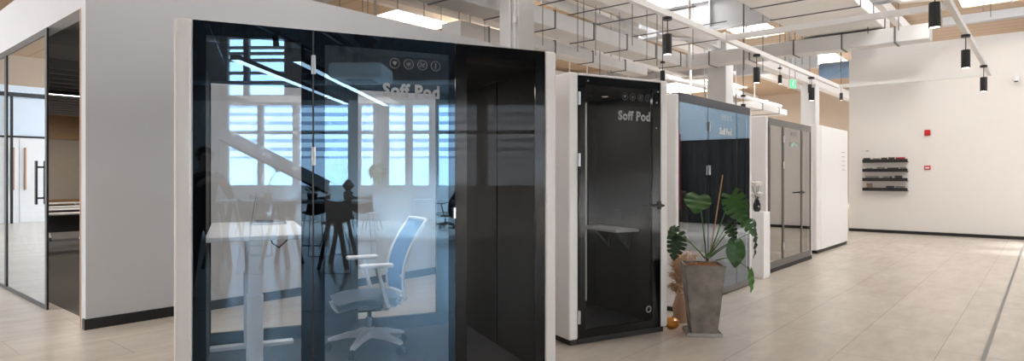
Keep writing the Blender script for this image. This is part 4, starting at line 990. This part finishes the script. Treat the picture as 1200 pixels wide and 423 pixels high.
for s in (-1, 1):
    b = MB(); bmesh.ops.create_uvsphere(b.bm, u_segments=10, v_segments=8, radius=.011, matrix=Matrix.Translation((s*.032, -.362, 1.645))); b.obj('eye', 'vase_black', t, True)
    b = MB(); bmesh.ops.create_uvsphere(b.bm, u_segments=10, v_segments=8, radius=1, matrix=Matrix.Translation((s*.088, -.45, 1.63)) @ Matrix.Diagonal((.012, .022, .034, 1))); b.obj('ear', 'skin', t, True)
b = MB(); b.box(-.022, .022, -.362, -.355, 1.585, 1.592, .002); b.obj('mouth', 'pink', t)
t = thing('photo_camera', 'small black camera held by the person mirrored in the blue glass', 'camera', (-.13, -.13, 1.37), 0)
MB().box(-.065, .065, -.03, .03, 0, .085, .008).box(-.025, .025, -.02, .02, .085, .105, .006).obj('camera_body', 'black', t)
MB().cyl((0, .03, .042), (0, .085, .042), .032).obj('lens', 'black', t)

# ================================================================== LIGHT
w = bpy.data.worlds.new('overcast'); S.world = w; w.use_nodes = True
nt = w.node_tree; nt.nodes.clear(); o = nt.nodes.new('ShaderNodeOutputWorld'); bg = nt.nodes.new('ShaderNodeBackground')
tc = nt.nodes.new('ShaderNodeTexCoord'); sp = nt.nodes.new('ShaderNodeSeparateXYZ'); rp = nt.nodes.new('ShaderNodeValToRGB')
rp.color_ramp.elements[0].position = .48; rp.color_ramp.elements[0].color = (.55, .56, .58, 1); rp.color_ramp.elements[1].position = .56; rp.color_ramp.elements[1].color = (.93, .97, 1.0, 1)
ma = nt.nodes.new('ShaderNodeMath'); ma.operation = 'MULTIPLY_ADD'; ma.inputs[1].default_value = .5; ma.inputs[2].default_value = .5
nt.links.new(tc.outputs['Generated'], sp.inputs[0]); nt.links.new(sp.outputs['Z'], ma.inputs[0]); nt.links.new(ma.outputs[0], rp.inputs[0]); nt.links.new(rp.outputs[0], bg.inputs[0])
bg.inputs[1].default_value = 9.5; nt.links.new(bg.outputs[0], o.inputs[0])
def area(name, u, v, z, su, sv, power, col=(1, .97, .93), rot=(0, 0, 0)):
    L = bpy.data.lights.new(name, 'AREA'); L.shape = 'RECTANGLE'; L.size = su; L.size_y = sv; L.energy = power; L.color = col
    ob = bpy.data.objects.new(name, L); C.objects.link(ob); ob.location = uv(u, v, z); ob.rotation_euler = (rot[0], rot[1], RU); return ob
for h in sky:
    area('skylight_lamp', (h[0]+h[1])/2, (h[2]+h[3])/2, ROOF+.2, h[1]-h[0], h[3]-h[2], 22*(h[1]-h[0])*(h[3]-h[2]))

for u, v, p in ((6, 1.4, 45), (10.5, 1.2, 130), (14.5, 1.2, 140), (18.2, 5.6, 80), (2.0, 4.2, 24), (4.0, 6.1, 90), (3.2, -3.2, 120), (-2.5, 7.0, 12), (-4.5, 12, 260), (-3, 18, 420), (12, -3.8, 250), (16, -3.5, 270)):
    area('hall_fill', u, v, 6.4, 1.3, 1.3, p, (.84, .92, 1) if v > 10 else (1, .97, .93))  # added fill lights over hall and corridor, not actual fittings
for u, v in ((3.5, 9.5), (4.5, 14), (5, 18)):
    area('meeting_room_fill', u, v, 2.9, 1.2, 1.2, 45, (1, .9, .78))  # added fill to lift the dim room beyond its linear lamp
area('pod_fill', *to_uv(loc1(.8, .8, 0)), 2.17, .9, .5, 14)  # added fill inside the pods, here and below, to brighten their interiors
area('pod_fill', *to_uv(loc3(1.1, .8, 0)), 2.17, .9, .4, 16)
area('pod_fill', *to_uv(Vector((.77, 5.93, 0))), 2.18, .3, .3, 3.2)
area('pod_fill', *to_uv(loc1(1.5, 1.0, 0)), 2.17, .5, .5, 8)
for u, v in ((14, 13), (20, 17), (27, 12), (24, 24), (33, 20), (12, 20), (20, 28), (32, 29)):
    area('back_hall_fill', u, v, 5.2, 1.5, 1.5, 60, (1, .80, .56), (PI*(v < 20), 0, 0))  # added warm fill tinting the back hall; nearer ones aim up at the roof
sl = bpy.data.lights.new('facade_fill_sun', 'SUN'); sl.energy = 21; sl.angle = .12; so = bpy.data.objects.new('facade_fill_sun', sl); C.objects.link(so)  # extra sun added only to brighten the louvred facade
so.rotation_euler = Vector(uv(-.25, -1, -.85)).to_track_quat('-Z', 'Y').to_euler()
for u in (-3, 0.5, 4, 7.5, 11):
    L = bpy.data.lights.new('window_daylight_fill', 'SPOT'); L.energy = 15000; L.spot_size = math.radians(62); L.spot_blend = .8; L.shadow_soft_size = .3; L.color = (.93, .97, 1)  # added spots imitating daylight on the floor by the windows
    ob = bpy.data.objects.new('window_daylight_fill', L); C.objects.link(ob); ob.location = uv(u, -9.6, 6.2); ob.rotation_euler = (-.12, 0, RU)
sl2 = bpy.data.lights.new('sun_low', 'SUN'); sl2.energy = 6; sl2.angle = .1; so2 = bpy.data.objects.new('sun_low', sl2); C.objects.link(so2)
so2.rotation_euler = Vector(uv(.3, 1, -1.15)).to_track_quat('-Z', 'Y').to_euler()
# ================================================================== CAMERA
cd = bpy.data.cameras.new('camera'); co = bpy.data.objects.new('camera', cd); C.objects.link(co)
co.location = (0, 0, H); co.rotation_euler = (PI/2, 0, 0)
cd.sensor_fit = 'HORIZONTAL'; cd.sensor_width = 36; cd.lens = F/1200*36; cd.shift_y = -(211.5-HY)/1200; cd.clip_start = .05; cd.clip_end = 300
S.camera = co
S.view_settings.view_transform = 'Standard'; S.view_settings.look = 'None'; S.view_settings.exposure = 0.0
